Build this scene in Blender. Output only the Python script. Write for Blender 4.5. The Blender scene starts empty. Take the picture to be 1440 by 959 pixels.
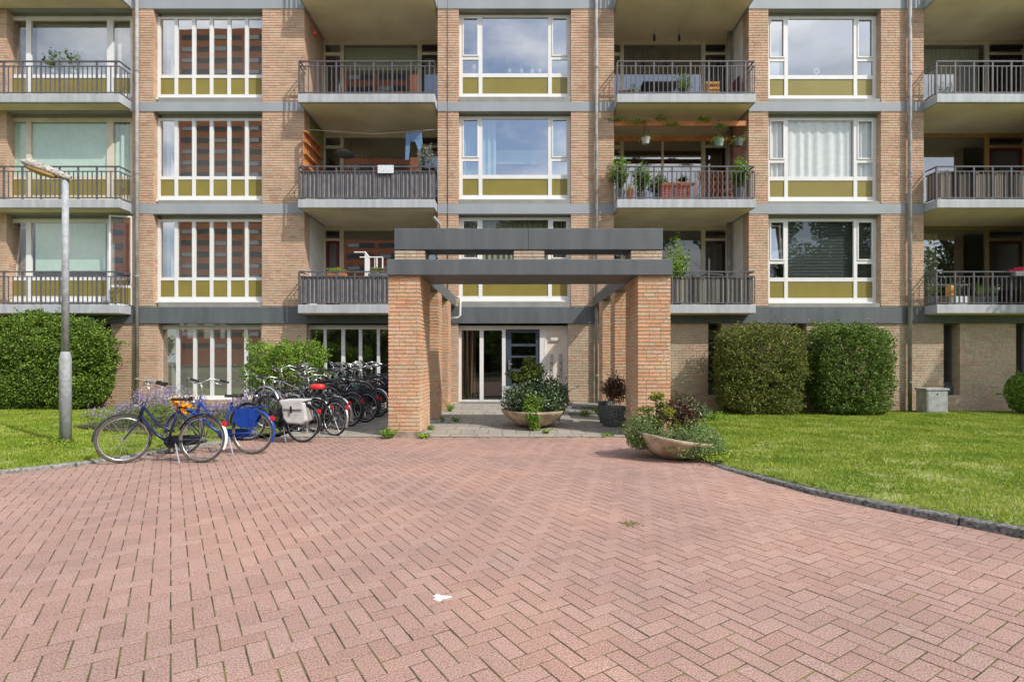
import bpy, math, random
import numpy as np
from mathutils import Vector, Matrix
R = math.radians
random.seed(7); rng = np.random.default_rng(7)
S = bpy.context.scene
COL = S.collection
F, VX, HY, EYE = 760.0, 726.0, 506.0, 1.46
# ------------------------------------------------------------ camera
cam = bpy.data.cameras.new("camera"); camo = bpy.data.objects.new("camera", cam); COL.objects.link(camo)
camo.location = (0, 0, EYE); camo.rotation_euler = (R(90), 0, 0)
cam.sensor_width = 36; cam.lens = F/1440*36
cam.shift_x = (720-VX)/1440; cam.shift_y = (HY-479.5)/1440
cam.clip_end = 1500; cam.clip_start = 0.05
S.camera = camo
# ------------------------------------------------------------ light
SUN = Vector((1.4, -1.0, 1.75)).normalized()          # towards the sun
w = bpy.data.worlds.new("World"); S.world = w; w.use_nodes = True
nt = w.node_tree; nt.nodes.clear()
out = nt.nodes.new('ShaderNodeOutputWorld'); bg = nt.nodes.new('ShaderNodeBackground')
sky = nt.nodes.new('ShaderNodeTexSky'); sky.sky_type = 'NISHITA'; sky.sun_disc = False
sky.sun_elevation = math.asin(SUN.z); sky.sun_rotation = math.atan2(SUN.x, SUN.y)
sky.air_density = 1.0; sky.dust_density = 1.5; sky.ozone_density = 1.0
tc = nt.nodes.new('ShaderNodeTexCoord'); mp = nt.nodes.new('ShaderNodeMapping'); mp.inputs['Scale'].default_value = (1, 1, 2.2)
nz = nt.nodes.new('ShaderNodeTexNoise'); nz.inputs['Scale'].default_value = 2.6; nz.inputs['Detail'].default_value = 8; nz.inputs['Roughness'].default_value = .58
rp = nt.nodes.new('ShaderNodeValToRGB'); rp.color_ramp.elements[0].position = .43; rp.color_ramp.elements[1].position = .62
nz2 = nt.nodes.new('ShaderNodeTexNoise'); nz2.inputs['Scale'].default_value = 5; nz2.inputs['Detail'].default_value = 6
rp2 = nt.nodes.new('ShaderNodeValToRGB'); rp2.color_ramp.elements[0].position = .35; rp2.color_ramp.elements[1].position = .65
rp2.color_ramp.elements[0].color = (4.2, 4.6, 5.2, 1); rp2.color_ramp.elements[1].color = (9.5, 9.5, 9.6, 1)
mx = nt.nodes.new('ShaderNodeMixRGB')
L = nt.links.new
L(tc.outputs['Generated'], mp.inputs['Vector']); L(mp.outputs[0], nz.inputs['Vector']); L(mp.outputs[0], nz2.inputs['Vector'])
L(nz.outputs[0], rp.inputs[0]); L(nz2.outputs[0], rp2.inputs[0])
L(rp.outputs[0], mx.inputs[0]); L(sky.outputs[0], mx.inputs[1]); L(rp2.outputs[0], mx.inputs[2])
L(mx.outputs[0], bg.inputs[0]); bg.inputs[1].default_value = 0.15; L(bg.outputs[0], out.inputs[0])
sl = bpy.data.lights.new("sun", 'SUN'); sl.energy = 2.8; sl.angle = R(0.53); sl.color = (1, .955, .88)
so = bpy.data.objects.new("sun", sl); COL.objects.link(so); so.location = (20, -15, 25)
so.rotation_euler = SUN.to_track_quat('Z', 'Y').to_euler()
S.view_settings.view_transform = 'Standard'; S.view_settings.look = 'None'
S.view_settings.exposure = 0.60; S.view_settings.gamma = 1
S.render.engine = 'CYCLES'
S.cycles.max_bounces = 8; S.cycles.transparent_max_bounces = 12; S.cycles.glossy_bounces = 3
S.cycles.caustics_reflective = False; S.cycles.caustics_refractive = False

# ------------------------------------------------------------ helpers: materials
def nodes(m): return m.node_tree.nodes, m.node_tree.links.new
def pmat(name, col, rough=.6, var=.12, vs=6., bump=0., bs=60., metal=0., spec=.4, col2=None, island=0., trans=0., coord='Object', streak=0.):
    m = bpy.data.materials.new(name); m.use_nodes = True; N, K = nodes(m)
    b = N['Principled BSDF']; b.inputs['Roughness'].default_value = rough; b.inputs['Metallic'].default_value = metal
    b.inputs['Specular IOR Level'].default_value = spec
    c1 = tuple(max(0, c*(1-var)) for c in col)+(1,); c2 = (tuple(c*(1+var) for c in col) if col2 is None else col2)+(1,)
    t = N.new('ShaderNodeTexCoord'); n = N.new('ShaderNodeTexNoise'); n.inputs['Scale'].default_value = vs; n.inputs['Detail'].default_value = 5
    mapn = N.new('ShaderNodeMapping'); K(t.outputs[coord], mapn.inputs[0])
    if streak: mapn.inputs['Scale'].default_value = (1, 1, streak)
    K(mapn.outputs[0], n.inputs['Vector'])
    r = N.new('ShaderNodeValToRGB'); r.color_ramp.elements[0].position = .35; r.color_ramp.elements[1].position = .65
    r.color_ramp.elements[0].color = c1; r.color_ramp.elements[1].color = c2
    if island:
        g = N.new('ShaderNodeNewGeometry'); mm = N.new('ShaderNodeMath'); mm.operation = 'MULTIPLY_ADD'
        mm.inputs[1].default_value = island; K(g.outputs['Random Per Island'], mm.inputs[0])
        m2 = N.new('ShaderNodeMath'); m2.operation = 'MULTIPLY_ADD'; m2.inputs[1].default_value = 1-island; m2.inputs[2].default_value = 0
        K(n.outputs[0], m2.inputs[0]); K(m2.outputs[0], mm.inputs[2]); K(mm.outputs[0], r.inputs[0])
    else: K(n.outputs[0], r.inputs[0])
    K(r.outputs[0], b.inputs['Base Color'])
    if bump:
        n2 = N.new('ShaderNodeTexNoise'); n2.inputs['Scale'].default_value = bs; n2.inputs['Detail'].default_value = 4
        K(t.outputs[coord], n2.inputs['Vector']); bp = N.new('ShaderNodeBump'); bp.inputs['Strength'].default_value = bump; bp.inputs['Distance'].default_value = .01
        K(n2.outputs[0], bp.inputs['Height']); K(bp.outputs[0], b.inputs['Normal'])
    if trans:
        tr = N.new('ShaderNodeBsdfTranslucent'); ms = N.new('ShaderNodeMixShader'); ms.inputs[0].default_value = trans
        K(r.outputs[0], tr.inputs[0]); K(b.outputs[0], ms.inputs[1]); K(tr.outputs[0], ms.inputs[2]); K(ms.outputs[0], N['Material Output'].inputs[0])
    return m
def brickmat(name, c1, c2, mortar, bw=.22, rh=.08, ms=.004, bump=.6, dirt=.25, bed=.30):
    m = bpy.data.materials.new(name); m.use_nodes = True; N, K = nodes(m)
    b = N['Principled BSDF']; b.inputs['Roughness'].default_value = .85; b.inputs['Specular IOR Level'].default_value = .25
    uv = N.new('ShaderNodeUVMap'); uv.uv_map = 'UVMap'
    wn = N.new('ShaderNodeTexNoise'); wn.inputs['Scale'].default_value = 9; wn.inputs['Detail'].default_value = 3; K(uv.outputs[0], wn.inputs['Vector'])
    wob = N.new('ShaderNodeVectorMath'); wob.operation = 'MULTIPLY_ADD'; wob.inputs[1].default_value = (.010, .010, 0)
    K(wn.outputs['Color'], wob.inputs[0]); K(uv.outputs[0], wob.inputs[2])
    br = N.new('ShaderNodeTexBrick'); br.inputs['Scale'].default_value = 1; br.inputs['Brick Width'].default_value = bw; br.inputs['Row Height'].default_value = rh
    br.inputs['Mortar Size'].default_value = ms; br.inputs['Mortar Smooth'].default_value = .25; br.inputs['Bias'].default_value = 0
    br.offset = .5; br.squash = .55; br.squash_frequency = 3
    br.inputs['Color1'].default_value = c1+(1,); br.inputs['Color2'].default_value = c2+(1,); br.inputs['Mortar'].default_value = mortar+(1,)
    K(wob.outputs[0], br.inputs['Vector'])
    n = N.new('ShaderNodeTexNoise'); n.inputs['Scale'].default_value = 30; n.inputs['Detail'].default_value = 5; K(uv.outputs[0], n.inputs['Vector'])
    nl = N.new('ShaderNodeTexNoise'); nl.inputs['Scale'].default_value = 1.1; nl.inputs['Detail'].default_value = 7; nl.inputs['Roughness'].default_value = .65; K(uv.outputs[0], nl.inputs['Vector'])
    a = N.new('ShaderNodeMath'); a.operation = 'ADD'; K(n.outputs[0], a.inputs[0]); K(nl.outputs[0], a.inputs[1])
    mr = N.new('ShaderNodeMapRange'); mr.inputs[1].default_value = .7; mr.inputs[2].default_value = 1.3; mr.inputs[3].default_value = 1-dirt; mr.inputs[4].default_value = 1+dirt*.7
    K(a.outputs[0], mr.inputs[0])
    vm = N.new('ShaderNodeVectorMath'); vm.operation = 'SCALE'; K(br.outputs['Color'], vm.inputs[0]); K(mr.outputs[0], vm.inputs['Scale'])
    K(vm.outputs[0], b.inputs['Base Color'])
    sep = N.new('ShaderNodeSeparateXYZ'); K(wob.outputs[0], sep.inputs[0])
    dv = N.new('ShaderNodeMath'); dv.operation = 'DIVIDE'; dv.inputs[1].default_value = rh; K(sep.outputs[1], dv.inputs[0])
    pp = N.new('ShaderNodeMath'); pp.operation = 'PINGPONG'; pp.inputs[1].default_value = .5; K(dv.outputs[0], pp.inputs[0])
    st = N.new('ShaderNodeMapRange'); st.interpolation_type = 'SMOOTHSTEP'; st.inputs[1].default_value = bed/2+.035; st.inputs[2].default_value = bed/2-.035; K(pp.outputs[0], st.inputs[0])
    mk = N.new('ShaderNodeMath'); mk.operation = 'MAXIMUM'; K(st.outputs[0], mk.inputs[0]); K(br.outputs['Fac'], mk.inputs[1])
    mm = N.new('ShaderNodeMixRGB'); K(mk.outputs[0], mm.inputs[0]); K(br.outputs['Color'], mm.inputs[1]); mm.inputs[2].default_value = mortar+(1,)
    K(mm.outputs[0], vm.inputs[0])
    inv = N.new('ShaderNodeMath'); inv.operation = 'MULTIPLY_ADD'; inv.inputs[1].default_value = -1; inv.inputs[2].default_value = 1; K(mk.outputs[0], inv.inputs[0])
    ad = N.new('ShaderNodeMath'); ad.operation = 'MULTIPLY_ADD'; ad.inputs[1].default_value = .35; K(n.outputs[0], ad.inputs[0]); K(inv.outputs[0], ad.inputs[2])
    bp = N.new('ShaderNodeBump'); bp.inputs['Strength'].default_value = bump; bp.inputs['Distance'].default_value = .012
    K(ad.outputs[0], bp.inputs['Height']); K(bp.outputs[0], b.inputs['Normal'])
    return m
def glassmat(name, fac=.3, tint=(.9, .93, .93)):
    m = bpy.data.materials.new(name); m.use_nodes = True; N, K = nodes(m)
    N.remove(N['Principled BSDF'])
    t = N.new('ShaderNodeBsdfTransparent'); t.inputs[0].default_value = tint+(1,)
    g = N.new('ShaderNodeBsdfGlossy'); g.inputs['Roughness'].default_value = .004; g.inputs[0].default_value = (.95, .97, 1, 1)
    tcx = N.new('ShaderNodeTexCoord'); n = N.new('ShaderNodeTexNoise'); n.inputs['Scale'].default_value = .9; n.inputs['Detail'].default_value = 1
    K(tcx.outputs['Object'], n.inputs['Vector']); bp = N.new('ShaderNodeBump'); bp.inputs['Strength'].default_value = .03; bp.inputs['Distance'].default_value = .03
    K(n.outputs[0], bp.inputs['Height']); K(bp.outputs[0], g.inputs['Normal'])
    gi = N.new('ShaderNodeNewGeometry'); dt = N.new('ShaderNodeVectorMath'); dt.operation = 'DOT_PRODUCT'; K(gi.outputs['Incoming'], dt.inputs[0]); K(gi.outputs['Normal'], dt.inputs[1])
    ab = N.new('ShaderNodeMath'); ab.operation = 'ABSOLUTE'; K(dt.outputs['Value'], ab.inputs[0])
    om = N.new('ShaderNodeMath'); om.operation = 'SUBTRACT'; om.inputs[0].default_value = 1; K(ab.outputs[0], om.inputs[1])
    pw = N.new('ShaderNodeMath'); pw.operation = 'POWER'; pw.inputs[1].default_value = 5; K(om.outputs[0], pw.inputs[0])
    lw = N.new('ShaderNodeMath'); lw.operation = 'MULTIPLY_ADD'; lw.inputs[1].default_value = .9; lw.inputs[2].default_value = .05; lw.use_clamp = True; K(pw.outputs[0], lw.inputs[0])
    a = N.new('ShaderNodeMath'); a.operation = 'ADD'; a.inputs[1].default_value = fac; K(lw.outputs[0], a.inputs[0])
    x = N.new('ShaderNodeMixShader'); K(a.outputs[0], x.inputs[0]); K(t.outputs[0], x.inputs[1]); K(g.outputs[0], x.inputs[2]); K(x.outputs[0], N['Material Output'].inputs[0])
    return m
M = {}
M['brick'] = brickmat('brick_facade', (.60, .325, .215), (.46, .315, .205), (.30, .285, .205), bw=.23, rh=.075, ms=.004, bed=.34, bump=.8)
M['brick_pale'] = brickmat('brick_pale', (.50, .315, .21), (.42, .32, .215), (.30, .275, .20), bw=.23, rh=.075, ms=.004, bed=.34, bump=.8)
M['brick_pillar'] = brickmat('brick_pillar', (.64, .29, .135), (.52, .33, .19), (.44, .43, .34), bw=.25, rh=.0715, ms=.005, bed=.24, bump=1.0)
M['brick_orange'] = brickmat('brick_opposite', (.72, .20, .08), (.62, .17, .08), (.5, .25, .14), bw=.4, rh=.15)
M['band'] = pmat('painted_concrete_light', (.31, .333, .36), .6, .08, 1.2, .1, 40, col2=(.325, .35, .378), streak=.3)
M['slab'] = pmat('painted_concrete_balcony', (.385, .405, .42), .6, .1, 7, .1, 40, col2=(.445, .465, .485), streak=.12)
M['dark'] = pmat('painted_concrete_dark', (.098, .110, .118), .6, .1, 4, .1, 30, col2=(.118, .130, .137), streak=.15)
M['soffit'] = pmat('soffit_boards', (.74, .63, .44), .7, .1, 1, .1, 20, col2=(.80, .70, .52))
M['white'] = pmat('white_frame', (.73, .73, .715), .35, .03, 3)
M['cream'] = pmat('cream_frame', (.62, .56, .44), .45, .08, 3)
M['header'] = pmat('grey_header', (.26, .26, .235), .6, .1, 3)
M['olive'] = pmat('olive_panel', (.235, .195, .042), .35, .06, 2)
M['zinc'] = pmat('zinc_pipe', (.30, .29, .28), .6, .2, 5, metal=.0, spec=.3)
M['rail'] = pmat('railing_metal', (.10, .096, .105), .5, .12, 6)
M['glasss'] = glassmat('window_glass_stair', .30)
M['glass'] = glassmat('window_glass', .17)
M['glassb'] = glassmat('window_glass_bright', .34)
M['glassd'] = glassmat('window_glass_clear', .03, (.97, .99, .98))
M['glassk'] = glassmat('window_glass_dimmed', .07, (.42, .43, .42))  # clear entrance glass; the dark tint stands in for a dim lobby
M['interior'] = pmat('room_plaster', (.30, .28, .25), .8, .1, 1)
M['interior_dark'] = pmat('room_floor', (.12, .10, .08), .8, .1, 1)
M['plaster'] = pmat('white_plaster', (.66, .64, .60), .8, .08, 2, .15, 30)
M['black'] = pmat('black_paint', (.018, .018, .02), .35, .2, 20)
M['rubber'] = pmat('tyre_rubber', (.03, .028, .027), .8, .3, 30)
M['rubber_dusty'] = pmat('tyre_rubber_dusty', (.09, .08, .07), .85, .3, 30)
M['chrome'] = pmat('chrome', (.60, .60, .60), .28, .1, 20, metal=.9)
M['spoke'] = pmat('spoke_steel', (.45, .45, .45), .35, .1, 20, metal=.8)
M['wood'] = pmat('orange_wood', (.46, .18, .06), .6, .25, 5, .2, 40)
M['soil'] = pmat('soil', (.06, .045, .03), .95, .4, 14, .8, 50)
def leafm(name, a, b, tr=.3, rough=.45, isl=.6): return pmat(name, a, rough, 0, 2.5, col2=b, island=isl, trans=tr, spec=.3)
M['leaf'] = leafm('leaf_green', (.05, .10, .012), (.24, .36, .05))
M['leaf_mid'] = leafm('leaf_mid_green', (.05, .10, .014), (.25, .35, .07))
M['leaf_rust'] = leafm('leaf_rusty_green', (.055, .10, .016), (.30, .31, .07))
M['leaf_bright'] = leafm('leaf_bright', (.09, .19, .02), (.30, .44, .06))
M['leaf_dark'] = leafm('leaf_dark', (.025, .055, .018), (.22, .30, .16), .15, .3)
M['leaf_red'] = leafm('leaf_red', (.06, .018, .015), (.20, .07, .04))
M['leaf_blue'] = leafm('juniper', (.09, .15, .04), (.34, .44, .17))
M['lavender'] = leafm('lavender_flower', (.22, .16, .34), (.46, .37, .56))
M['lavender_leaf'] = leafm('lavender_leaf', (.09, .14, .04), (.26, .30, .13))
M['twig'] = pmat('twig', (.09, .065, .045), .9, .3, 20)
def cm(name, c, rough=.6, var=.1, **k):
    if name not in M: M[name] = pmat(name, c, rough, var, **k)
    return M[name]
# grass & paving materials
M['grass'] = pmat('grass_blades', (.11, .21, .012), .6, 0, 1.1, col2=(.44, .44, .10), island=.22, trans=.3, spec=.2)
for _n in M['grass'].node_tree.nodes:
    if _n.type == 'VALTORGB': _e = _n.color_ramp.elements.new(.82); _e.color = (.50, .47, .20, 1); _n.color_ramp.elements[1].position = .6; _n.color_ramp.elements[0].position = .3; _n.color_ramp.elements[1].color = (.33, .40, .055, 1)
M['lawn'] = pmat('lawn_soil', (.13, .17, .03), .95, 0, 3.0, .6, 60, col2=(.27, .28, .09))
def pavermat():
    m = bpy.data.materials.new('paver_red'); m.use_nodes = True; N, K = nodes(m); b = N['Principled BSDF']
    b.inputs['Roughness'].default_value = .8; b.inputs['Specular IOR Level'].default_value = .3
    g = N.new('ShaderNodeNewGeometry'); t = N.new('ShaderNodeTexCoord')
    r = N.new('ShaderNodeValToRGB'); r.color_ramp.elements[0].color = (.325, .196, .160, 1); r.color_ramp.elements[1].color = (.37, .236, .196, 1)
    e = r.color_ramp.elements.new(.5); e.color = (.347, .214, .176, 1)
    K(g.outputs['Random Per Island'], r.inputs[0])
    n = N.new('ShaderNodeTexNoise'); n.inputs['Scale'].default_value = 120; n.inputs['Detail'].default_value = 4; K(t.outputs['Object'], n.inputs['Vector'])
    r2 = N.new('ShaderNodeValToRGB'); r2.color_ramp.elements[0].position = .30; r2.color_ramp.elements[0].color = (.45, .42, .42, 1)
    r2.color_ramp.elements[1].position = .72; r2.color_ramp.elements[1].color = (1.6, 1.7, 1.75, 1); e = r2.color_ramp.elements.new(.5); e.color = (1, 1, 1, 1)
    K(n.outputs[0], r2.inputs[0])
    nl = N.new('ShaderNodeTexNoise'); nl.inputs['Scale'].default_value = .55; nl.inputs['Detail'].default_value = 8; nl.inputs['Roughness'].default_value = .6; K(t.outputs['Object'], nl.inputs['Vector'])
    r3 = N.new('ShaderNodeValToRGB'); r3.color_ramp.elements[0].position = .33; r3.color_ramp.elements[0].color = (.80, .84, .85, 1); r3.color_ramp.elements[1].position = .62; r3.color_ramp.elements[1].color = (1.06, 1.04, 1.0, 1)
    K(nl.outputs[0], r3.inputs[0])
    m1 = N.new('ShaderNodeMixRGB'); m1.blend_type = 'MULTIPLY'; m1.inputs[0].default_value = .95; K(r.outputs[0], m1.inputs[1]); K(r2.outputs[0], m1.inputs[2])
    m2 = N.new('ShaderNodeMixRGB'); m2.blend_type = 'MULTIPLY'; m2.inputs[0].default_value = 1; K(m1.outputs[0], m2.inputs[1]); K(r3.outputs[0], m2.inputs[2])
    K(m2.outputs[0], b.inputs['Base Color'])
    bp = N.new('ShaderNodeBump'); bp.inputs['Strength'].default_value = .35; bp.inputs['Distance'].default_value = .004; K(n.outputs[0], bp.inputs['Height']); K(bp.outputs[0], b.inputs['Normal'])
    return m
M['paver'] = pavermat()
M['sand'] = pmat('joint_sand_moss', (.075, .06, .032), .95, .3, 5, .5, 90, col2=(.15, .135, .045))
M['tile'] = brickmat('concrete_tiles', (.34, .31, .265), (.29, .27, .235), (.13, .12, .08), bw=.5, rh=.5, ms=.008, bump=.3, dirt=.2, bed=.02)
M['kerb'] = pmat('kerb_concrete', (.17, .165, .15), .9, .3, 25, .7, 90, col2=(.32, .31, .28))
M['kerb_dark'] = pmat('kerb_dark', (.10, .098, .09), .9, .3, 30, .9, 90, col2=(.27, .26, .24))

# ------------------------------------------------------------ helpers: objects
WO = {}
def tag(o, label=None, cat=None, group=None, kind=None):
    if label: o['label'] = label
    if cat: o['category'] = cat
    if group: o['group'] = group
    if kind: o['kind'] = kind
    return o
def empty(name, loc=(0, 0, 0), label=None, cat=None, group=None):
    o = bpy.data.objects.new(name, None); COL.objects.link(o); o.location = loc; o.empty_display_size = .2
    WO[o] = Vector(loc); return tag(o, label, cat, group)
class MB:
    def __init__(s): s.v = []; s.f = []
    def add(s, vs, fs):
        o = len(s.v); s.v += [tuple(p) for p in vs]; s.f += [tuple(i+o for i in f) for f in fs]; return s
    def box(s, x0, x1, y0, y1, z0, z1):
        if x0 > x1: x0, x1 = x1, x0
        if y0 > y1: y0, y1 = y1, y0
        if z0 > z1: z0, z1 = z1, z0
        return s.add([(x0,y0,z0),(x1,y0,z0),(x1,y1,z0),(x0,y1,z0),(x0,y0,z1),(x1,y0,z1),(x1,y1,z1),(x0,y1,z1)],
                     [(0,3,2,1),(4,5,6,7),(0,1,5,4),(1,2,6,5),(2,3,7,6),(3,0,4,7)])
    def quad(s, a, b, c, d): return s.add([a,b,c,d], [(0,1,2,3)])
    def tube(s, pts, r, n=8, cap=True):
        pts = [Vector(p) for p in pts]; rs = r if isinstance(r, (list, tuple)) else [r]*len(pts)
        vs = []; up = None
        for i, p in enumerate(pts):
            d = (pts[min(i+1, len(pts)-1)]-pts[max(i-1, 0)]).normalized()
            if up is None: up = Vector((0,0,1)) if abs(d.z) < .9 else Vector((1,0,0))
            a = d.cross(up).normalized(); b = a.cross(d).normalized(); up = b
            for k in range(n):
                t = 2*math.pi*k/n; vs.append(p+a*math.cos(t)*rs[i]+b*math.sin(t)*rs[i])
        fs = [(i*n+k, i*n+(k+1)%n, (i+1)*n+(k+1)%n, (i+1)*n+k) for i in range(len(pts)-1) for k in range(n)]
        if cap: fs += [tuple(range(n))[::-1], tuple((len(pts)-1)*n+k for k in range(n))]
        return s.add(vs, fs)
    def lathe(s, prof, c=(0,0,0), n=28, m=None, sx=1, sy=1):
        vs = [Vector((r*math.cos(2*math.pi*k/n)*sx, r*math.sin(2*math.pi*k/n)*sy, z)) for r, z in prof for k in range(n)]
        if m is not None: vs = [m @ v for v in vs]
        vs = [v+Vector(c) for v in vs]
        return s.add(vs, [(i*n+k, i*n+(k+1)%n, (i+1)*n+(k+1)%n, (i+1)*n+k) for i in range(len(prof)-1) for k in range(n)])
    def torus(s, c, Rr, r, axis='y', n=36, m=8, ax=None):
        vs = []
        for i in range(n):
            a = 2*math.pi*i/n
            for j in range(m):
                b = 2*math.pi*j/m; q = Rr+r*math.cos(b); h = r*math.sin(b)
                vs.append((c[0]+q*math.cos(a), c[1]+h, c[2]+q*math.sin(a)) if axis == 'y' else (c[0]+q*math.cos(a), c[1]+q*math.sin(a), c[2]+h))
        return s.add(vs, [(i*m+j, i*m+(j+1)%m, ((i+1)%n)*m+(j+1)%m, ((i+1)%n)*m+j) for i in range(n) for j in range(m)])
    def prism(s, poly, y0, y1):   # poly in xz
        n = len(poly)
        return s.add([(x, y0, z) for x, z in poly]+[(x, y1, z) for x, z in poly], [tuple(range(n)), tuple(range(2*n-1, n-1, -1))]+[(i, n+i, n+(i+1)%n, (i+1)%n) for i in range(n)])
    def xf(s, m): s.v = [tuple(m @ Vector(p)) for p in s.v]; return s
    def build(s, name, mat, parent=None, org=None, smooth=False, bevel=0):
        base = WO[parent] if parent is not None else Vector(org if org is not None else (0,0,0))
        me = bpy.data.meshes.new(name)
        V = np.array(s.v, dtype=float); 
        me.from_pydata((V-np.array(base)).tolist(), [], s.f)
        uv = me.uv_layers.new(name='UVMap'); d = np.zeros(len(me.loops)*2)
        for p in me.polygons:
            n = p.normal; ax, ay, az = abs(n.x), abs(n.y), abs(n.z)
            for li in p.loop_indices:
                c = V[me.loops[li].vertex_index]
                if az >= ax and az >= ay: u, t = c[0], c[1]
                elif ax >= ay: u, t = c[1]+.07, c[2]
                else: u, t = c[0], c[2]
                d[2*li] = u; d[2*li+1] = t
        uv.data.foreach_set('uv', d)
        if smooth:
            me.polygons.foreach_set('use_smooth', [True]*len(me.polygons))
        me.materials.append(mat if not isinstance(mat, str) else M[mat])
        o = bpy.data.objects.new(name, me); COL.objects.link(o)
        if parent is not None: o.parent = parent
        else: o.location = base
        WO[o] = base
        if bevel:
            b = o.modifiers.new('bevel', 'BEVEL'); b.width = bevel; b.segments = 2; b.limit_method = 'ANGLE'
        return o
def npmesh(name, V, Fc, mat, parent=None, org=None):   # V (N,3), Fc (M,k) arrays
    base = WO[parent] if parent is not None else Vector(org if org is not None else (0,0,0))
    me = bpy.data.meshes.new(name); V = np.asarray(V, float)-np.array(base); k = Fc.shape[1]
    me.vertices.add(len(V)); me.vertices.foreach_set('co', V.ravel())
    me.loops.add(Fc.size); me.loops.foreach_set('vertex_index', Fc.ravel().astype(np.int32))
    me.polygons.add(len(Fc)); me.polygons.foreach_set('loop_start', np.arange(0, Fc.size, k, dtype=np.int32))
    me.update(calc_edges=True); me.validate()
    me.polygons.foreach_set('use_smooth', [False]*len(me.polygons))
    me.materials.append(mat if not isinstance(mat, str) else M[mat])
    o = bpy.data.objects.new(name, me); COL.objects.link(o)
    if parent is not None: o.parent = parent
    else: o.location = base
    WO[o] = base
    return o
def struct(o): o['kind'] = 'structure'; return o
def leaves(P, size, nrm=None, asp=.55, jit=.9):
    """rhombic folded leaves at points P"""
    n = len(P); s = size*(rng.uniform(.6, 1.3, n))[:, None]
    d = rng.normal(size=(n, 3)); 
    if nrm is not None: d = nrm+d*jit
    d /= np.linalg.norm(d, axis=1)[:, None]+1e-9
    t = np.cross(d, rng.normal(size=(n, 3))); t /= np.linalg.norm(t, axis=1)[:, None]+1e-9
    b = np.cross(d, t)
    V = np.stack([P-t*s, P-b*s*asp+d*s*.18, P+t*s, P+b*s*asp+d*s*.18], 1).reshape(-1, 3)
    return V, np.arange(4*n).reshape(n, 4)
def merge(parts):
    Vs = []; Fs = []; o = 0
    for V, Fc in parts: Vs.append(V); Fs.append(Fc+o); o += len(V)
    return np.concatenate(Vs), np.concatenate(Fs)
def blobcloud(c, r, n, power=2.5, lump=.16, shell=.45, seed=0):
    g = np.random.default_rng(seed); d = g.normal(size=(n, 3)); d /= np.linalg.norm(d, axis=1)[:, None]
    k = (np.abs(d)**power).sum(1)**(-1/power)
    rad = 1-shell*g.random(n)**1.7
    bd = g.normal(size=(34, 3)); bd /= np.linalg.norm(bd, axis=1)[:, None]
    am = g.uniform(-1, 1, 34); b2 = g.normal(size=(160, 3)); b2 /= np.linalg.norm(b2, axis=1)[:, None]; a2 = g.uniform(-1, 1, 160)
    disp = (np.exp(-((1-d@bd.T)/.035))*am).sum(1)*lump+(np.exp(-((1-d@b2.T)/.006))*a2).sum(1)*lump*.6
    q = d*(k*rad*(1+disp))[:, None]
    return np.array(c)+q*np.array(r), d
def bush(name, c, r, n, size, mat, label, cat='bush', power=3.5, lump=.12, seed=1, shoots=40, group=None, stem=True, zmin=.0, upshoot=.35):
    P, d = blobcloud(c, r, n, power, lump, .4, seed)
    g = np.random.default_rng(seed+99); ex = []
    nh = 260; hi = P[g.integers(len(P), size=nh)]; hr = g.uniform(.05, .15, nh)*min(1, r[2])      # hollows between the sprays
    keep = np.ones(len(P), bool)
    for q, rr in zip(hi, hr): keep &= ~((((P-q)*np.array([1, 1, 1.7]))**2).sum(1) < rr*rr) | (g.random(len(P)) < .12)
    P = P[keep]
    for i in range(shoots):                       # shoots that stick out
        a = P[g.integers(len(P))].copy(); dr = (a-np.array(c))/np.array(r); 
        if np.abs(dr).max() < .8: continue
        dr = dr/np.linalg.norm(dr); dr[2] = abs(dr[2])*.6+upshoot; ln = g.uniform(.05, .26)
        dr = dr+g.normal(size=3)*.35; m = 11; ex.append(a+dr*np.linspace(0, ln, m)[:, None]+g.normal(size=(m, 3))*.022)
    if ex: P = np.concatenate([P]+ex)
    P = P[P[:, 2] > zmin]
    org = (c[0], c[1], max(zmin, c[2]-r[2]))
    root = empty(name, org, label, cat, group)
    V, Fc = leaves(P, size); npmesh('foliage', V, Fc, mat, root)
    if stem:
        mb = MB()
        for i in range(9):
            x = c[0]+g.uniform(-.3, .3)*r[0]; y = c[1]+g.uniform(-.3, .3)*r[1]
            mb.tube([(x, y, org[2]-.05), (x+g.uniform(-.2,.2)*r[0], y, c[2]), (x+g.uniform(-.7,.7)*r[0], y+g.uniform(-.5,.5)*r[1], c[2]+r[2]*.7)], [.02, .013, .004], 5)
        mb.build('stem', 'twig', root)
    return root
def clump(c, r, h, n, size, mat, parent=None, seed=0, droop=0):
    n = int(n*1.6); size *= .75
    """leafy stems fanned from a base point; returns arrays"""
    g = np.random.default_rng(seed); P = []
    ns = max(4, n//12)
    for i in range(ns):
        a = g.uniform(0, 2*math.pi); rr = r*math.sqrt(g.random()); hh = h*g.uniform(.45, 1)*(1-.4*rr/r)
        tip = np.array([math.cos(a)*rr, math.sin(a)*rr, hh-droop*rr]); t = np.linspace(.15, 1, 12)[:, None]
        P.append(np.array(c)+tip*np.concatenate([t, t, t**.75], 1)+g.normal(size=(12, 3))*size*.7)
    return leaves(np.concatenate(P), size)
def X(px, D=16.2): return (px-VX)*D/F
def Z(py, D=16.2): return EYE+(HY-py)*D/F

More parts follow.
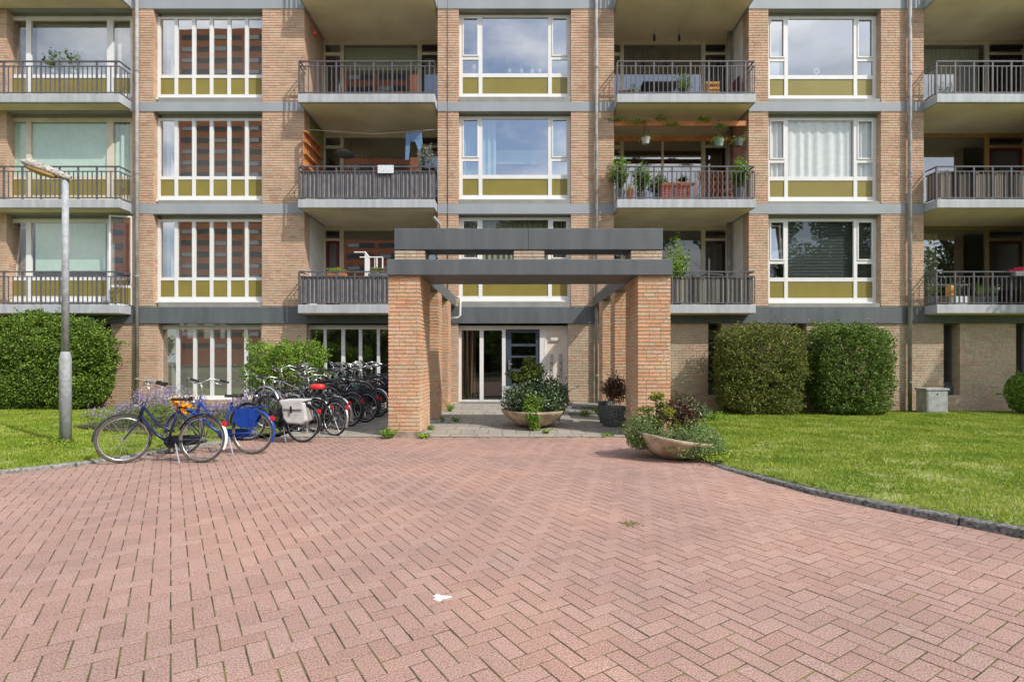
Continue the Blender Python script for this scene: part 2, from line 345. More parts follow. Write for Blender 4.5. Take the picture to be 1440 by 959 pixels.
def brickisl(name, cols, stain=.22):
    m = bpy.data.materials.new(name); m.use_nodes = True; N, K = nodes(m); b = N['Principled BSDF']; b.inputs['Roughness'].default_value = .88; b.inputs['Specular IOR Level'].default_value = .2
    g = N.new('ShaderNodeNewGeometry'); t = N.new('ShaderNodeTexCoord'); r = N.new('ShaderNodeValToRGB'); cr = r.color_ramp
    for i, c in enumerate(cols):
        e = cr.elements[i] if i < 2 else cr.elements.new(.5)
        e.color = c+(1,)
    for i, c in enumerate(cols): cr.elements[i].position = i/(len(cols)-1)
    for i, c in enumerate(cols): cr.elements[i].color = c+(1,)
    K(g.outputs['Random Per Island'], r.inputs[0])
    n = N.new('ShaderNodeTexNoise'); n.inputs['Scale'].default_value = 45; n.inputs['Detail'].default_value = 5; K(t.outputs['Object'], n.inputs['Vector'])
    nl = N.new('ShaderNodeTexNoise'); nl.inputs['Scale'].default_value = 1.3; nl.inputs['Detail'].default_value = 7; nl.inputs['Roughness'].default_value = .7; K(t.outputs['Object'], nl.inputs['Vector'])
    a = N.new('ShaderNodeMath'); a.operation = 'ADD'; K(n.outputs[0], a.inputs[0]); K(nl.outputs[0], a.inputs[1])
    mr = N.new('ShaderNodeMapRange'); mr.inputs[1].default_value = .7; mr.inputs[2].default_value = 1.3; mr.inputs[3].default_value = 1-stain; mr.inputs[4].default_value = 1+stain*.7; K(a.outputs[0], mr.inputs[0])
    vm = N.new('ShaderNodeVectorMath'); vm.operation = 'SCALE'; K(r.outputs[0], vm.inputs[0]); K(mr.outputs[0], vm.inputs['Scale']); K(vm.outputs[0], b.inputs['Base Color'])
    bp = N.new('ShaderNodeBump'); bp.inputs['Strength'].default_value = .5; bp.inputs['Distance'].default_value = .006; K(n.outputs[0], bp.inputs['Height']); K(bp.outputs[0], b.inputs['Normal'])
    return m
M['bk_pillar'] = brickisl('brick_orange_unit', [(.54,.28,.16), (.66,.37,.22), (.60,.39,.28), (.64,.35,.20), (.56,.43,.28), (.58,.33,.20)], .3)
M['bk_face'] = brickisl('brick_pink_unit', [(.50,.30,.21), (.64,.41,.30), (.60,.43,.30), (.62,.37,.27), (.56,.42,.28), (.66,.44,.34)], .3)
M['bk_pale'] = brickisl('brick_tan_unit', [(.50,.32,.22), (.56,.40,.29), (.52,.42,.30), (.54,.34,.25), (.48,.40,.28), (.58,.44,.34)], .3)
M['mortar_pillar'] = pmat('mortar_light', (.46, .46, .35), .95, .15, 20, .5, 80, col2=(.58, .58, .47))
M['mortar_face'] = pmat('mortar_grey', (.38, .38, .27), .95, .15, 20, .5, 80, col2=(.48, .48, .36))
def brickwork(name, x0, x1, y0, y1, z0, z1, parent, kind='face', pitch=.075, bh=.053, rec=.011, zref=0.0, sides='lr', seed=None):
    g = random.Random(int(abs(x0)*977+abs(y0)*31+z0*7)); mb = MB(); r = rec
    mb.box(x0+r, x1-r, y0+r, y1, z0, z1); ncore = len(mb.f)
    k = math.floor((z0-zref)/pitch)
    while zref+k*pitch < z1-.01:
        za = max(zref+k*pitch+(pitch-bh)/2, z0); zb = min(zref+k*pitch+(pitch+bh)/2, z1); k += 1
        if zb-za < .015: continue
        x = x0; first = True
        while x < x1-.004:
            L_ = g.choice((.205, .205, .205, .098)) if not first else g.choice((.205, .098, .15)); first = False
            e = x+L_
            if x1-e < .05: e = x1
            j = g.uniform(-.0025, .0025); a1, b1 = x, min(e, x1)
            mb.box(a1, b1, y0+j if a1 > x0 or 1 else y0, y0+.09, za+g.uniform(-.0015, .0015), zb+g.uniform(-.0015, .0015)); x = e+.009
        for sd in sides:
            y = y0+.099
            while y < y1-.004:
                e = y+g.choice((.205, .098, .205)); 
                if y1-e < .05: e = y1
                j = g.uniform(-.002, .002); xa, xb = (x0+j, x0+.09) if sd == 'l' else (x1-.09, x1+j)
                mb.box(xa, xb, y, min(e, y1), za, zb); y = e+.009
    o = mb.build(name, 'mortar_'+('pillar' if kind == 'pillar' else 'face'), parent)
    o.data.materials.append(M['bk_'+kind]); idx = [0]*ncore+[1]*(len(mb.f)-ncore); o.data.polygons.foreach_set('material_index', idx)
    return o
# ============================================================ ground
def kR(D):   # right edge of the paving (kerb face)
    pts = [(3.2, 9.5), (3.35, 8), (3.6, 6.4), (3.95, 5.05), (4.42, 4.15), (5.185, 3.63), (5.9, 3.18), (7.2, 2.77), (8.3, 2.66), (10.2, 2.95), (30, 2.95)]
    for (a, x0), (b, x1) in zip(pts, pts[1:]):
        if a <= D <= b: return x0+(x1-x0)*(D-a)/(b-a)
    return 30
def kL(D):
    pts = [(6.25, -14), (6.4, -9.2), (6.6, -7.5), (6.85, -6.6), (7.3, -6.15), (7.75, -5.85), (8.54, -5.5), (9.73, -4.95), (10.3, -4.45), (30, -4.45)]
    for (a, x0), (b, x1) in zip(pts, pts[1:]):
        if a <= D <= b: return x0+(x1-x0)*(D-a)/(b-a)
    return -60
def zL(x, D): return .06+.02*math.sin(x*1.3)*math.sin(D)
def zR(x, D): return .07-.14*min(1, max(0, (D-6)/9))+.015*math.sin(x*1.1+1)*math.sin(D*.9)
struct(MB().add([(-400,-400,-.2),(400,-400,-.2),(400,400,-.2),(-400,400,-.2)], [(0,1,2,3)]).build('ground', pmat('far_ground', (.12, .13, .06), .95, .2, .3)))
struct(MB().add([(-40,-30,-.0032),(40,-30,-.0032),(40,10.3,-.0032),(-40,10.3,-.0032)], [(0,1,2,3)]).build('paving_joints', 'sand'))
def pavers():
    u = .1065; gap = .0034; ch = .0018; a = R(32.6)
    e1 = np.array([-math.sin(a), math.cos(a)]); e2 = np.array([math.cos(a), math.sin(a)])
    V = []; Fc = []; g = np.random.default_rng(3)
    def inside(p):
        x, y = p
        if y < -2.5 or y > 10.2 or abs(x) > 16: return False
        if y > 1.5 and abs(x) > 1.05*y+2.2: return False
        if y < 1.5 and abs(x) > 4: return False
        if y > 3.2 and x > kR(y)+.05: return False
        if y > 6.25 and x < kL(y)-.05: return False
        return True
    N = 190; o = 0
    for i in range(-N, N):
        for j in range(-N, N):
            m = (i-j) % 4
            if m == 0: s1, s2 = 2, 1
            elif (m == 1 or m == 2): s1 = 0
            else: s1 = 0
            if m == 0: pass
            elif m == 3: s1, s2 = 1, 2
            else: continue
            # along e1 index i ; vertical bricks start when i-j = 3
            c = e1*(i+s1/2)*u+e2*(j+s2/2)*u
            if not inside(c): continue
            h1 = s1*u/2-gap-g.uniform(0, .0012); h2 = s2*u/2-gap-g.uniform(0, .0012); z = max(-.0008, g.normal()*.0009); tx, ty = g.normal(size=2)*.004
            rot = g.normal()*.006; f1 = e1*math.cos(rot)+e2*math.sin(rot); f2 = -e1*math.sin(rot)+e2*math.cos(rot)
            for hh1, hh2, zz in ((h1, h2, -.03), (h1, h2, -ch), (h1-ch, h2-ch, 0)):
                for sa, sb in ((-1,-1),(1,-1),(1,1),(-1,1)):
                    p = c+f1*sa*hh1+f2*sb*hh2; V.append((p[0], p[1], zz+z+(tx*sa*hh1+ty*sb*hh2 if zz > -.01 else 0)))
            for k in (0, 4):
                for q in range(4): Fc.append((o+k+q, o+k+(q+1)%4, o+k+4+(q+1)%4, o+k+4+q))
            Fc.append((o+8, o+9, o+10, o+11)); o += 12
    struct(npmesh('brick_paving', np.array(V), np.array(Fc)[:, ::-1].copy(), 'paver'))
pavers()
# concrete tile path up to the door: gentle ramp, with two steps to its right
def ramp(D): return .02+(D-10.2)*.0245
mb = MB(); xs = (-4.45, 1.30)
for a, b in zip(np.arange(10.18, 16.1, 1.), list(np.arange(11.18, 16.1, 1.))+[16.2]):
    mb.add([(xs[0],a,ramp(a)),(xs[1],a,ramp(a)),(xs[1],b,ramp(b)),(xs[0],b,ramp(b))], [(0,1,2,3)])
mb.add([(xs[0],10.18,-.15),(xs[1],10.18,-.15),(xs[1],10.18,ramp(10.18)),(xs[0],10.18,ramp(10.18))], [(0,1,2,3)])
mb.add([(xs[1],10.18,-.15),(xs[1],16.2,-.15),(xs[1],16.2,ramp(16.2)),(xs[1],10.18,ramp(10.18))], [(0,1,2,3)])
struct(mb.build('path', 'tile'))
mb = MB(); mb.add([(1.3,10.18,.02),(2.97,10.18,.02),(2.97,13.9,.035),(1.3,13.9,.035)], [(0,1,2,3)])
mb.add([(1.3,10.18,-.15),(2.97,10.18,-.15),(2.97,10.18,.02),(1.3,10.18,.02)], [(0,1,2,3)])
struct(mb.build('path', 'tile'))
tag(MB().box(1.31,2.4,13.9,14.9,-.1,.105).build('step', 'kerb', bevel=.01), 'lower concrete step between the beige entrance panel and the right brick pillars', 'step')
tag(MB().box(1.31,2.4,14.9,16.17,-.1,.175).build('step', 'kerb', bevel=.01), 'upper concrete step against the wall beside the grey drainpipe', 'step')
# lawns
def lawn(Ds, edge, far, zf, name):
    n = 60; V = []; Fc = []
    for D in Ds:
        a = edge(D)
        for k in range(n+1):
            t = (k/n)**1.6; x = a+(far-a)*t; V.append((x, D, zf(x, D)-(.02 if k == 0 else 0)))
    for i in range(len(Ds)-1):
        for k in range(n): Fc.append((i*(n+1)+k, i*(n+1)+k+1, (i+1)*(n+1)+k+1, (i+1)*(n+1)+k))
    return struct(npmesh(name, np.array(V), np.array(Fc), 'lawn'))
DsR = list(np.arange(3.25, 16.4, .2)); DsL = [6.27, 6.33, 6.4, 6.5, 6.6, 6.7, 6.85, 7]+list(np.arange(7.15, 16.4, .25))
lawn(DsR, lambda D: kR(D)+.09, 34, zR, 'lawn'); lawn(DsL, lambda D: kL(D)-.1, -34, zL, 'lawn')
# kerbs
def kerb(ed, Ds, sgn, w, mat, zt, nm='kerb'):
    pts = [Vector((ed(D), D, 0)) for D in Ds]; L0 = [0]
    for a, b in zip(pts, pts[1:]): L0.append(L0[-1]+(b-a).length)
    def at(s):
        for i in range(len(L0)-1):
            if L0[i] <= s <= L0[i+1]: return pts[i].lerp(pts[i+1], (s-L0[i])/(L0[i+1]-L0[i]+1e-9))
        return pts[-1]
    mb = MB(); s = 0
    while s < L0[-1]-.2:
        e = min(s+.98, L0[-1]); qs = [at(s+(e-s)*t) for t in (0, .25, .5, .75, 1)]; vs = []; dz = random.uniform(-.006, .006); dw = random.uniform(-.008, .008)
        for i, q in enumerate(qs):
            d = (qs[min(i+1, 4)]-qs[max(i-1, 0)]).normalized(); nn = Vector((d.y, -d.x, 0))*sgn; zz = zt(q.y)+dz
            for off, z in ((0+dw, -.1), (0+dw, zz-.014), (.014+dw, zz), (w+dw, zz), (w+dw, -.1)): vs.append(q+nn*off+Vector((0, 0, z)))
        fs = [(i*5+k, i*5+(k+1), (i+1)*5+k+1, (i+1)*5+k) for i in range(4) for k in range(4)]+[(0,1,2,3,4), (24,23,22,21,20)]
        mb.add(vs, fs); s = e+.012
    return tag(mb.build(nm, mat), kind='structure')
kerb(kR, [x for x in np.arange(3.3, 8.6, .1)], 1, .13, 'kerb_dark', lambda D: .085-.055*min(1, max(0, (D-4.4)/3)), 'kerb')
kerb(kL, [6.26, 6.3, 6.35, 6.4, 6.5, 6.6, 6.7, 6.85]+list(np.arange(7, 9.6, .15)), -1, .14, 'kerb', lambda D: .05, 'kerb')
struct(MB().add([(-4.5,10.2,.071),(-4.5,16.2,.085),(-9.4,16.2,.085),(-9.2,11.2,.082),(-6,9.6,.079),(-5.1,9.7,.075)], [(0,1,2,3,4,5)]).build('planting_bed', 'soil'))
# grass blades
def blades(n, reg, zf, seed, name):
    g = np.random.default_rng(seed); P = []
    while len(P) < n:
        D = g.random()**1.25*(reg[1]-reg[0])+reg[0]; x = g.uniform(reg[2], reg[3])
        if reg[4] == 'R':
            if x < kR(D)+.07 or x > D*.96+.7: continue
        else:
            if x > kL(D)-.1 or x < -D*.97-.6: continue
            if D > 11 and x > -8.6: continue
        u = math.sin(x*1.9+1.3*math.sin(D*1.7))*math.sin(D*2.3+1.1*math.sin(x*2.6+seed))+.5*math.sin(x*5.1+D*3.7)*math.sin(D*6.3-x*2)
        if u > .7 and g.random() < .65: continue
        P.append((x, D, zf(x, D)-.004))
    P = np.array(P); n = len(P)
    h = g.uniform(.018, .05, n)*(1+.8*(g.random(n) > .97)); wd = .0028+.0009*P[:, 1]*g.uniform(.6, 1.2, n)
    a = g.uniform(0, 2*math.pi, n); lean = g.normal(size=(n, 2))*.022
    d = np.stack([np.cos(a)*wd, np.sin(a)*wd, np.zeros(n)], 1); top = P+np.stack([lean[:, 0], lean[:, 1], h], 1)
    V = np.stack([P-d, P+d, top], 1).reshape(-1, 3)
    return tag(npmesh(name, V, np.arange(3*n).reshape(n, 3), 'grass'), 'short mown grass', 'grass', kind='stuff')
blades(150000, (3.4, 16.1, 2.7, 17, 'R'), zR, 5, 'grass'); blades(75000, (6.3, 16.1, -16.5, -4.4, 'L'), zL, 6, 'grass')

# ============================================================ the apartment building
B = empty('apartment_building', (0, 16.2, 0), 'long four storey brick apartment building with grey bands, white windows and balconies', 'building')
W0, W1, TOP = -19.0, 19.0, 15.4
bandz = [(Z(157), Z(144)), (Z(301), Z(287)), (Z(12.9), Z(-1))]
FL = {1: 9.18, 2: 6.12, 3: 3.06, 0: 12.24}; SL = .25
piers = [(W0, X(9)), (X(186), X(215.5)), (X(369), X(428)), (X(615.5), X(645)), (X(803), X(863.5)), (X(1053), X(1080.5)), (X(1239), X(1299)), (X(1465), W1)]
for i, (a, b) in enumerate(piers):
    brickwork('pier', a, b, 16.2, 16.62, 3.05, 12.4, B); MB().box(a+.01, b-.01, 16.2, 16.62, 12.4, TOP).build('pier', 'brick', B)
for za, zb in bandz+[(15.4, 15.7)]:
    for a, b in ((W0-.05, X(428)), (X(615.5), X(863.5)), (X(1053), X(1299))):
        MB().box(a+.002, b-.002, 16.185, 16.7, za, zb).build('floor_band', 'band', B)
MB().box(W0-.05, W1+.05, 16.17, 16.75, Z(454), Z(432)).build('floor_band', 'dark', B)
MB().box(W0, W1, 16.155, 16.2, Z(454.8), Z(452.4)).build('drip_moulding', 'dark', B)
# parapet and attic storey above the picture
MB().box(W0, W1, 16.3, 16.6, 12.25, 15.4).build('wall', 'brick', B)
MB().box(W0-.1, W1+.1, 16.1, 24.5, 15.7, 15.85).build('roof', 'dark', B)
# floors, partitions, back wall inside
mb = MB()
for z in (3.0, 6.06, 9.12, 12.18): mb.box(W0, W1, 17.95, 23, z-.2, z)
for a, b in ((W0, X(428)), (X(615.5), X(863.5)), (X(1053), X(1299))):
    for z in (6.06, 9.12, 12.18): mb.box(a, b, 16.72, 17.95, z-.2, z)
mb.build('floor_slab', 'interior', B)
mb = MB(); mb.box(W0, W1, 21.5, 21.7, -.2, 15.4)
for px in (200, 398, 630, 833, 1066, 1269): mb.box(X(px)-.06, X(px)+.06, 16.63, 21.5, -.1, 15.3)
for x in (W0, W1): mb.box(x-.1, x+.1, 16.62, 24, -.2, 15.4)
mb.build('partition_wall', 'interior', B)
MB().box(W0, W1, 16.7, 23, -.25, .12).build('ground_slab', 'interior_dark', B)
# ground floor walls
def gwall(p0, p1, mat='brick', z0=-.25, z1=None, y0=16.2): brickwork('wall', X(p0), X(p1), y0, 16.66, z0, z1 or Z(454)+.02, B, 'pale' if mat == 'brick_pale' else 'face')
for a, b, m in ((-165, 60, 'brick'), (60, 142, 'brick'), (155.5, 222, 'brick'), (368, 431, 'brick'), (560, 644.5, 'brick'), (799, 996, 'brick_pale'), (1015, 1111, 'brick_pale'), (1134, 1327, 'brick_pale'), (1350, 1429, 'brick_pale'), (1452, 1616, 'brick_pale')):
    gwall(a, b, m)
for a, b in ((142, 155.5), (996, 1015), (1111, 1134), (1327, 1350), (1429, 1452)):    # slit windows
    gwall(a, b, 'brick_pale' if a > 900 else 'brick', z1=Z(556))
    w_ = MB(); x0, x1 = X(a)+.003, X(b)-.003; y = 16.5
    for q0, q1 in ((x0, x0+.05), (x1-.05, x1)): w_.box(q0, q1, y, y+.07, Z(556), Z(455))
    w_.box(x0, x1, y+.003, y+.066, Z(543), Z(538)); w_.box(x0, x1, y+.003, y+.066, Z(457), Z(454.5))
    f_ = w_.build('window', 'dark', B); MB().box(x0, x1, 16.44, 16.57, Z(555), Z(543)).build('panel', 'dark', f_)
    MB().box(x0+.05, x1-.05, y+.03, y+.036, Z(538), Z(457)).build('pane', 'glassd', f_)
    MB().box(x0+.04, x1-.04, y+.25, y+.27, Z(545), Z(455)).build('blind', cm('dark_blind', (.05, .06, .07)), f_)
gwall(431, 560, z1=Z(566)); gwall(222, 368, z1=Z(562))

def window(cols, rows, y, x0, x1, z0, z1, mat='white', glass='glass', panelrow=None, panelmat='olive', dep=.07, parent=None, side=None, sill=True):
    """cols / rows: (a,b) spans of the openings in world units"""
    m = MB(); cs = sorted(cols); rs = sorted(rows)
    xb = [x0]+[v for c in cs for v in c]+[x1]; zb = [z0]+[v for r in rs for v in r]+[z1]
    for i in range(0, len(xb), 2): m.box(xb[i], xb[i+1], y, y+dep, z0, z1)
    for i in range(0, len(zb), 2):
        for c in cs: m.box(c[0], c[1], y+.006, y+dep-.004, zb[i], zb[i+1])
    if side:                    # extra bar across the outer columns + sash frames
        for ci in side:
            c = cs[ci]; r = rs[-1]; zs = r[0]+(r[1]-r[0])*.275
            m.box(c[0], c[1], y+.006, y+dep-.004, zs-.05, zs+.055)
            t = .035
            for q in ((c[0], c[0]+t), (c[1]-t, c[1])): m.box(q[0], q[1], y-.018, y+.03, zs+.055, r[1])
            for q in ((zs+.055, zs+.055+t), (r[1]-t, r[1])): m.box(c[0]+t, c[1]-t, y-.016, y+.03, q[0], q[1])
    if sill: m.box(x0-.02, x1+.02, y-.07, y+.02, z0-.05, z0+.012)
    f = m.build('window', mat, parent or B)
    p = MB(); pn = MB(); hasp = False
    for j, r in enumerate(rs):
        for c in cs:
            if panelrow is not None and j == panelrow: pn.box(c[0], c[1], y+.022, y+.04, r[0], r[1]); hasp = True
            else: p.quad((c[0], y+.032, r[0]), (c[1], y+.032, r[0]), (c[1], y+.032, r[1]), (c[0], y+.032, r[1]))
    p.build('pane', glass, f)
    if hasp: pn.build('panel', panelmat, f)
    return f
YW = 16.4
def wx(px): return (px-VX)*YW/F
def wz(py): return EYE+(HY-py)*YW/F
OFF = {1: 0, 2: 142.6, 3: 284.5}      # pixel offsets of the storeys
def header(p0, p1, py0, py1):
    MB().box(X(p0), X(p1), YW+.01, YW+.12, wz(py1), wz(py0)).build('window_header', 'header', B)
stair_cols = [(225.3, 245.3), (250, 270), (274.8, 294.8), (299.6, 319.6), (324.3, 344.3), (349, 368.2)]
for r in (1, 2, 3):
    o = OFF[r]
    window([(wx(a), wx(b)) for a, b in stair_cols], [(wz(133+o), wz(110+o)), (wz(105.5+o), wz(27.5+o))], YW, wx(221.5), wx(371.5), wz(139.5+o), wz(24+o), glass='glasss', panelrow=0)
    header(221, 372, 10+o, 24+o)
    window([(wx(650.5), wx(673)), (wx(678.3), wx(770.8)), (wx(776), wx(798))], [(wz(132+o), wz(109+o)), (wz(103.5+o), wz(25+o))], YW, wx(645.5), wx(803), wz(138.5+o), wz(21.5+o), panelrow=0, side=(0, 2), glass='glassb' if r < 3 else 'glassd')
    header(645, 804, 8+o, 21.5+o)
    window([(wx(1082.5), wx(1103)), (wx(1108), wx(1200.5)), (wx(1205.5), wx(1227.3))], [(wz(134.5+o), wz(111.5+o)), (wz(106+o), wz(27+o))], YW, wx(1080), wx(1232.5), wz(141+o), wz(23.5+o), panelrow=0, side=(0, 2), glass='glassb' if r == 1 else 'glassd')
    header(1080, 1240, 10+o, 23.5+o)
    window([(wx(14.5), wx(36.5)), (wx(43.5), wx(150.3)), (wx(159), wx(183))], [(wz(132+o), wz(110+o)), (wz(105+o), wz(29+o))], YW, wx(9), wx(187), wz(139+o), wz(23.5+o), mat='cream' if r == 2 else 'white', panelrow=0, glass='glass' if r == 1 else 'glassd')
    header(8, 188, 8+o, 23.5+o)
for r, bt in ((1, Z(144)), (2, Z(287)), (3, Z(432))):
    for a, b, e in ((221.5, 371, 139.5), (645.5, 802.5, 138.5), (1080.8, 1238.5, 141), (10, 186, 139)):
        MB().box(X(a)+.003, X(b)-.003, 16.215, 16.5, bt-.05, wz(e+OFF[r])-.045).build('window_ledge', 'header', B)
MB().box(wx(222)-.3, wx(372)+.3, 17.5, 17.6, 0, 12).box(wx(226), wx(229), 16.7, 17.5, 0, 12).build('stair_wall', 'plaster', B)
# ground floor: stair window, bicycle-side window
window([(wx(228), wx(247.5)), (wx(252), wx(271.5)), (wx(276), wx(295.5)), (wx(300), wx(319.5)), (wx(324), wx(343.5)), (wx(348.5), wx(367))], [(wz(556), wz(463))], YW, wx(223.5), wx(371), wz(561), wz(457), glass='glasss')
window([(wx(435), wx(455)), (wx(459), wx(480)), (wx(485), wx(504.5)), (wx(509), wx(530)), (wx(534), wx(555))], [(wz(560), wz(463))], YW, wx(431), wx(560), wz(565), wz(457), glass='glass')
# ---- entrance
def D_(px): return (px-VX)*16.4/F
zf = ramp(16.3)+.01
window([(D_(649), D_(674.5)), (D_(680), D_(706))], [(wz(562), wz(464.5))], YW, D_(644.5), D_(711), zf, wz(458), sill=False, glass='glassk')
ent = MB(); ent.box(D_(711.01), D_(800), YW+.002, YW+.12, wz(463), wz(458)); ent.box(D_(759), D_(765.5), YW, YW+.1, zf, wz(463)); ent.box(D_(796.5), D_(800.5), YW, YW+.1, zf, wz(463))
ent.box(D_(765.5), D_(767), YW-.01, YW+.05, zf, wz(463)); ent.build('door_frame', 'white', B)
MB().box(D_(765.5), D_(796.5), YW+.03, YW+.09, zf, wz(463)).build('entrance_panel', cm('beige_panel', (.74, .66, .56), .5, .05), B)
dr = MB(); dx0, dx1 = D_(711.5), D_(758.8); rows = [(wz(540), wz(523)), (wz(519), wz(503)), (wz(500), wz(487)), (wz(483.5), wz(468))]
dz0, dz1 = zf, wz(463)
for a, b in ((dx0, D_(719)), (D_(753.5), dx1)): dr.box(a, b, YW+.03, YW+.09, wz(543), dz1)
zb = [wz(543)]+[v for r in rows for v in r]+[dz1]
for i in range(0, len(zb), 2): dr.box(D_(719), D_(753.5), YW+.034, YW+.086, zb[i], zb[i+1])
door = dr.build('front_door', cm('door_slate', (.05, .065, .09), .5), B)
MB().box(dx0, dx1, YW+.03, YW+.09, dz0, wz(543)).build('kick_panel', cm('kick_grey', (.42, .45, .50), .4), door)
p = MB()
for a, b in rows: p.quad((D_(719), YW+.06, a), (D_(753.5), YW+.06, a), (D_(753.5), YW+.06, b), (D_(719), YW+.06, b))
p.build('pane', 'glassk', door)
MB().box(D_(715), D_(717.2), YW-.01, YW+.03, wz(520), wz(507)).tube([(D_(716), YW-.03, wz(512)), (D_(716)+.1, YW-.035, wz(512))], .009).build('handle', 'chrome', door)
for px in (774, 786.5):
    o = MB().box(D_(px), D_(px)+.085, YW+.008, YW+.028, wz(531), wz(498)).build('doorbell_panel', cm('steel_plate', (.5, .5, .5), .35, metal=.5), B)
    m = MB(); 
    for k in range(9):
        z = wz(530)+.05+k*.07; m.box(D_(px)+.012, D_(px)+.05, YW+.0, YW+.009, z, z+.028)
    m.build('name_plate', 'plaster', o)
    m = MB()
    for k in (2, 5): z = wz(530)+.05+k*.07; m.box(D_(px)+.012, D_(px)+.06, YW-.004, YW+.0, z+.004, z+.03)
    m.build('button', 'black', o)
o = MB().box(D_(772.5), D_(785.5), YW-.01, YW+.028, wz(480.5), wz(473)).build('number_sign', cm('lamp_brass', (.45, .41, .28), .4), B)
MB().box(D_(774.5), D_(783.5), YW-.022, YW-.009, wz(479), wz(474.5)).build('sign_plate', 'plaster', o)
MB().box(D_(768), D_(796), YW-.13, YW+.028, wz(546), wz(541.5)).box(D_(768.6), D_(795.4), YW-.12, YW+.028, wz(566), wz(546)).build('letter_box', 'dark', B)
# lobby: mail boxes seen through glass, ceiling light in the door
ob = MB(); 
for k in range(7): ob.box(D_(684), D_(712), 19.0, 19.3, .75+k*.19, .9+k*.19)
tag(ob.build('letter_box_rack', cm('mail_steel', (.35,.33,.3), .4), org=(D_(698), 19, .3)), 'bank of metal letter boxes inside the lobby behind the entrance glass', 'letter boxes')

# ---- balconies
def railing(x0, x1, z, yf, returns, parent, yb=16.19):
    m = MB(); h = .98; n = max(1, round((x1-x0)/.135)); 
    m.box(x0, x1, yf, yf+.045, z+h-.036, z+h); m.box(x0, x1, yf+.008, yf+.036, z+h-.17, z+h-.145); m.box(x0, x1, yf+.008, yf+.036, z+.04, z+.07)
    for i in range(n+1):
        x = x0+(x1-x0)*i/n; post = i % 4 == 0
        t = .022 if post else .0105
        m.box(x-t, x+t, yf+.01-(.004 if post else 0), yf+.034+(.004 if post else 0), z-.02 if post else z+.07, z+h-(.03 if post else .17))
    for s in returns:
        x = x0+.001 if s < 0 else x1-.041
        m.box(x, x+.04, yf+.046, yb, z+h-.031, z+h-.001); m.box(x+.008, x+.032, yf+.046, yb, z+h-.17, z+h-.145); m.box(x+.008, x+.032, yf+.046, yb, z+.04, z+.07)
        for k in range(1, 4): y = yf+(yb-yf)*k/4; m.box(x+.012, x+.028, y-.008, y+.008, z+.07, z+h-.17)
    return m.build('railing', 'rail', parent)
YB = 15.69
def balcony(x0, x1, r, rets, yback, screen=None, rail=True):
    z = FL[r]; s = MB().box(x0, x1, YB, 16.168 if yback < 16.3 else 17.9, z-SL, z).build('balcony', 'slab', B, bevel=.012)
    MB().box(x0+.07, x1-.07, YB+.1, yback, z-SL-.012, z-SL+.004).build('soffit', 'soffit', s)
    if rail: railing(x0+.02, x1-.02, z, YB+.03, rets, s)
    if screen:
        m = MB(); n = int((x1-x0-.1)/.06) if screen[1] != 'flat' else 1
        w_ = (x1-x0-.1)/n
        for i in range(n):
            xa = x0+.05+i*w_; j = random.uniform(-.006, .006)
            if screen[1] == 'reed': m.box(xa, xa+w_*.93, YB+.085+j, YB+.10+j, z+.07, z+.80+random.uniform(-.05, .04))
            elif screen[1] == 'corr': m.tube([(xa+w_/2, YB+.10, z+.06), (xa+w_/2, YB+.10, z+.83)], w_*.52, 6)
            else: m.box(xa, xa+w_, YB+.085, YB+.09, z+.07, z+.82)
        if screen[2]: m.box(x1-.06 if screen[2] > 0 else x0+.065, x1-.07 if screen[2] > 0 else x0+.075, YB+.1, 16.18, z+.07, z+.82)
        m.build('screen', screen[0], s)
    return s
grey_cloth = cm('grey_screen_cloth', (.22, .21, .22), .8, .15, bump=.4, bs=25)
reed_grey = pmat('reed_grey', (.15, .14, .125), .9, .35, 40, .4, 60, island=.5, col2=(.36, .33, .29))
reed_brown = pmat('reed_brown', (.10, .08, .065), .9, .35, 40, .4, 60, island=.6, col2=(.34, .28, .235))
c0 = (-18.2, X(168, YB)); c3 = (-6.345, -2.37); c5 = (2.925, 6.96); c7 = (12.215, 16.75)
for r in (0, 1, 2, 3):
    balcony(c0[0], c0[1], r, (1,), 16.18)
    balcony(c3[0], c3[1], r, (1, -1), 17.85, screen={2: (grey_cloth, 'corr', 1), 3: (grey_cloth, 'corr', 0)}.get(r))
    balcony(c5[0], c5[1], r, (1, -1), 17.85, screen={3: (reed_grey, 'reed', 0)}.get(r))
    balcony(c7[0], c7[1], r, (-1,), 17.85, screen={2: (reed_brown, 'reed', -1)}.get(r))
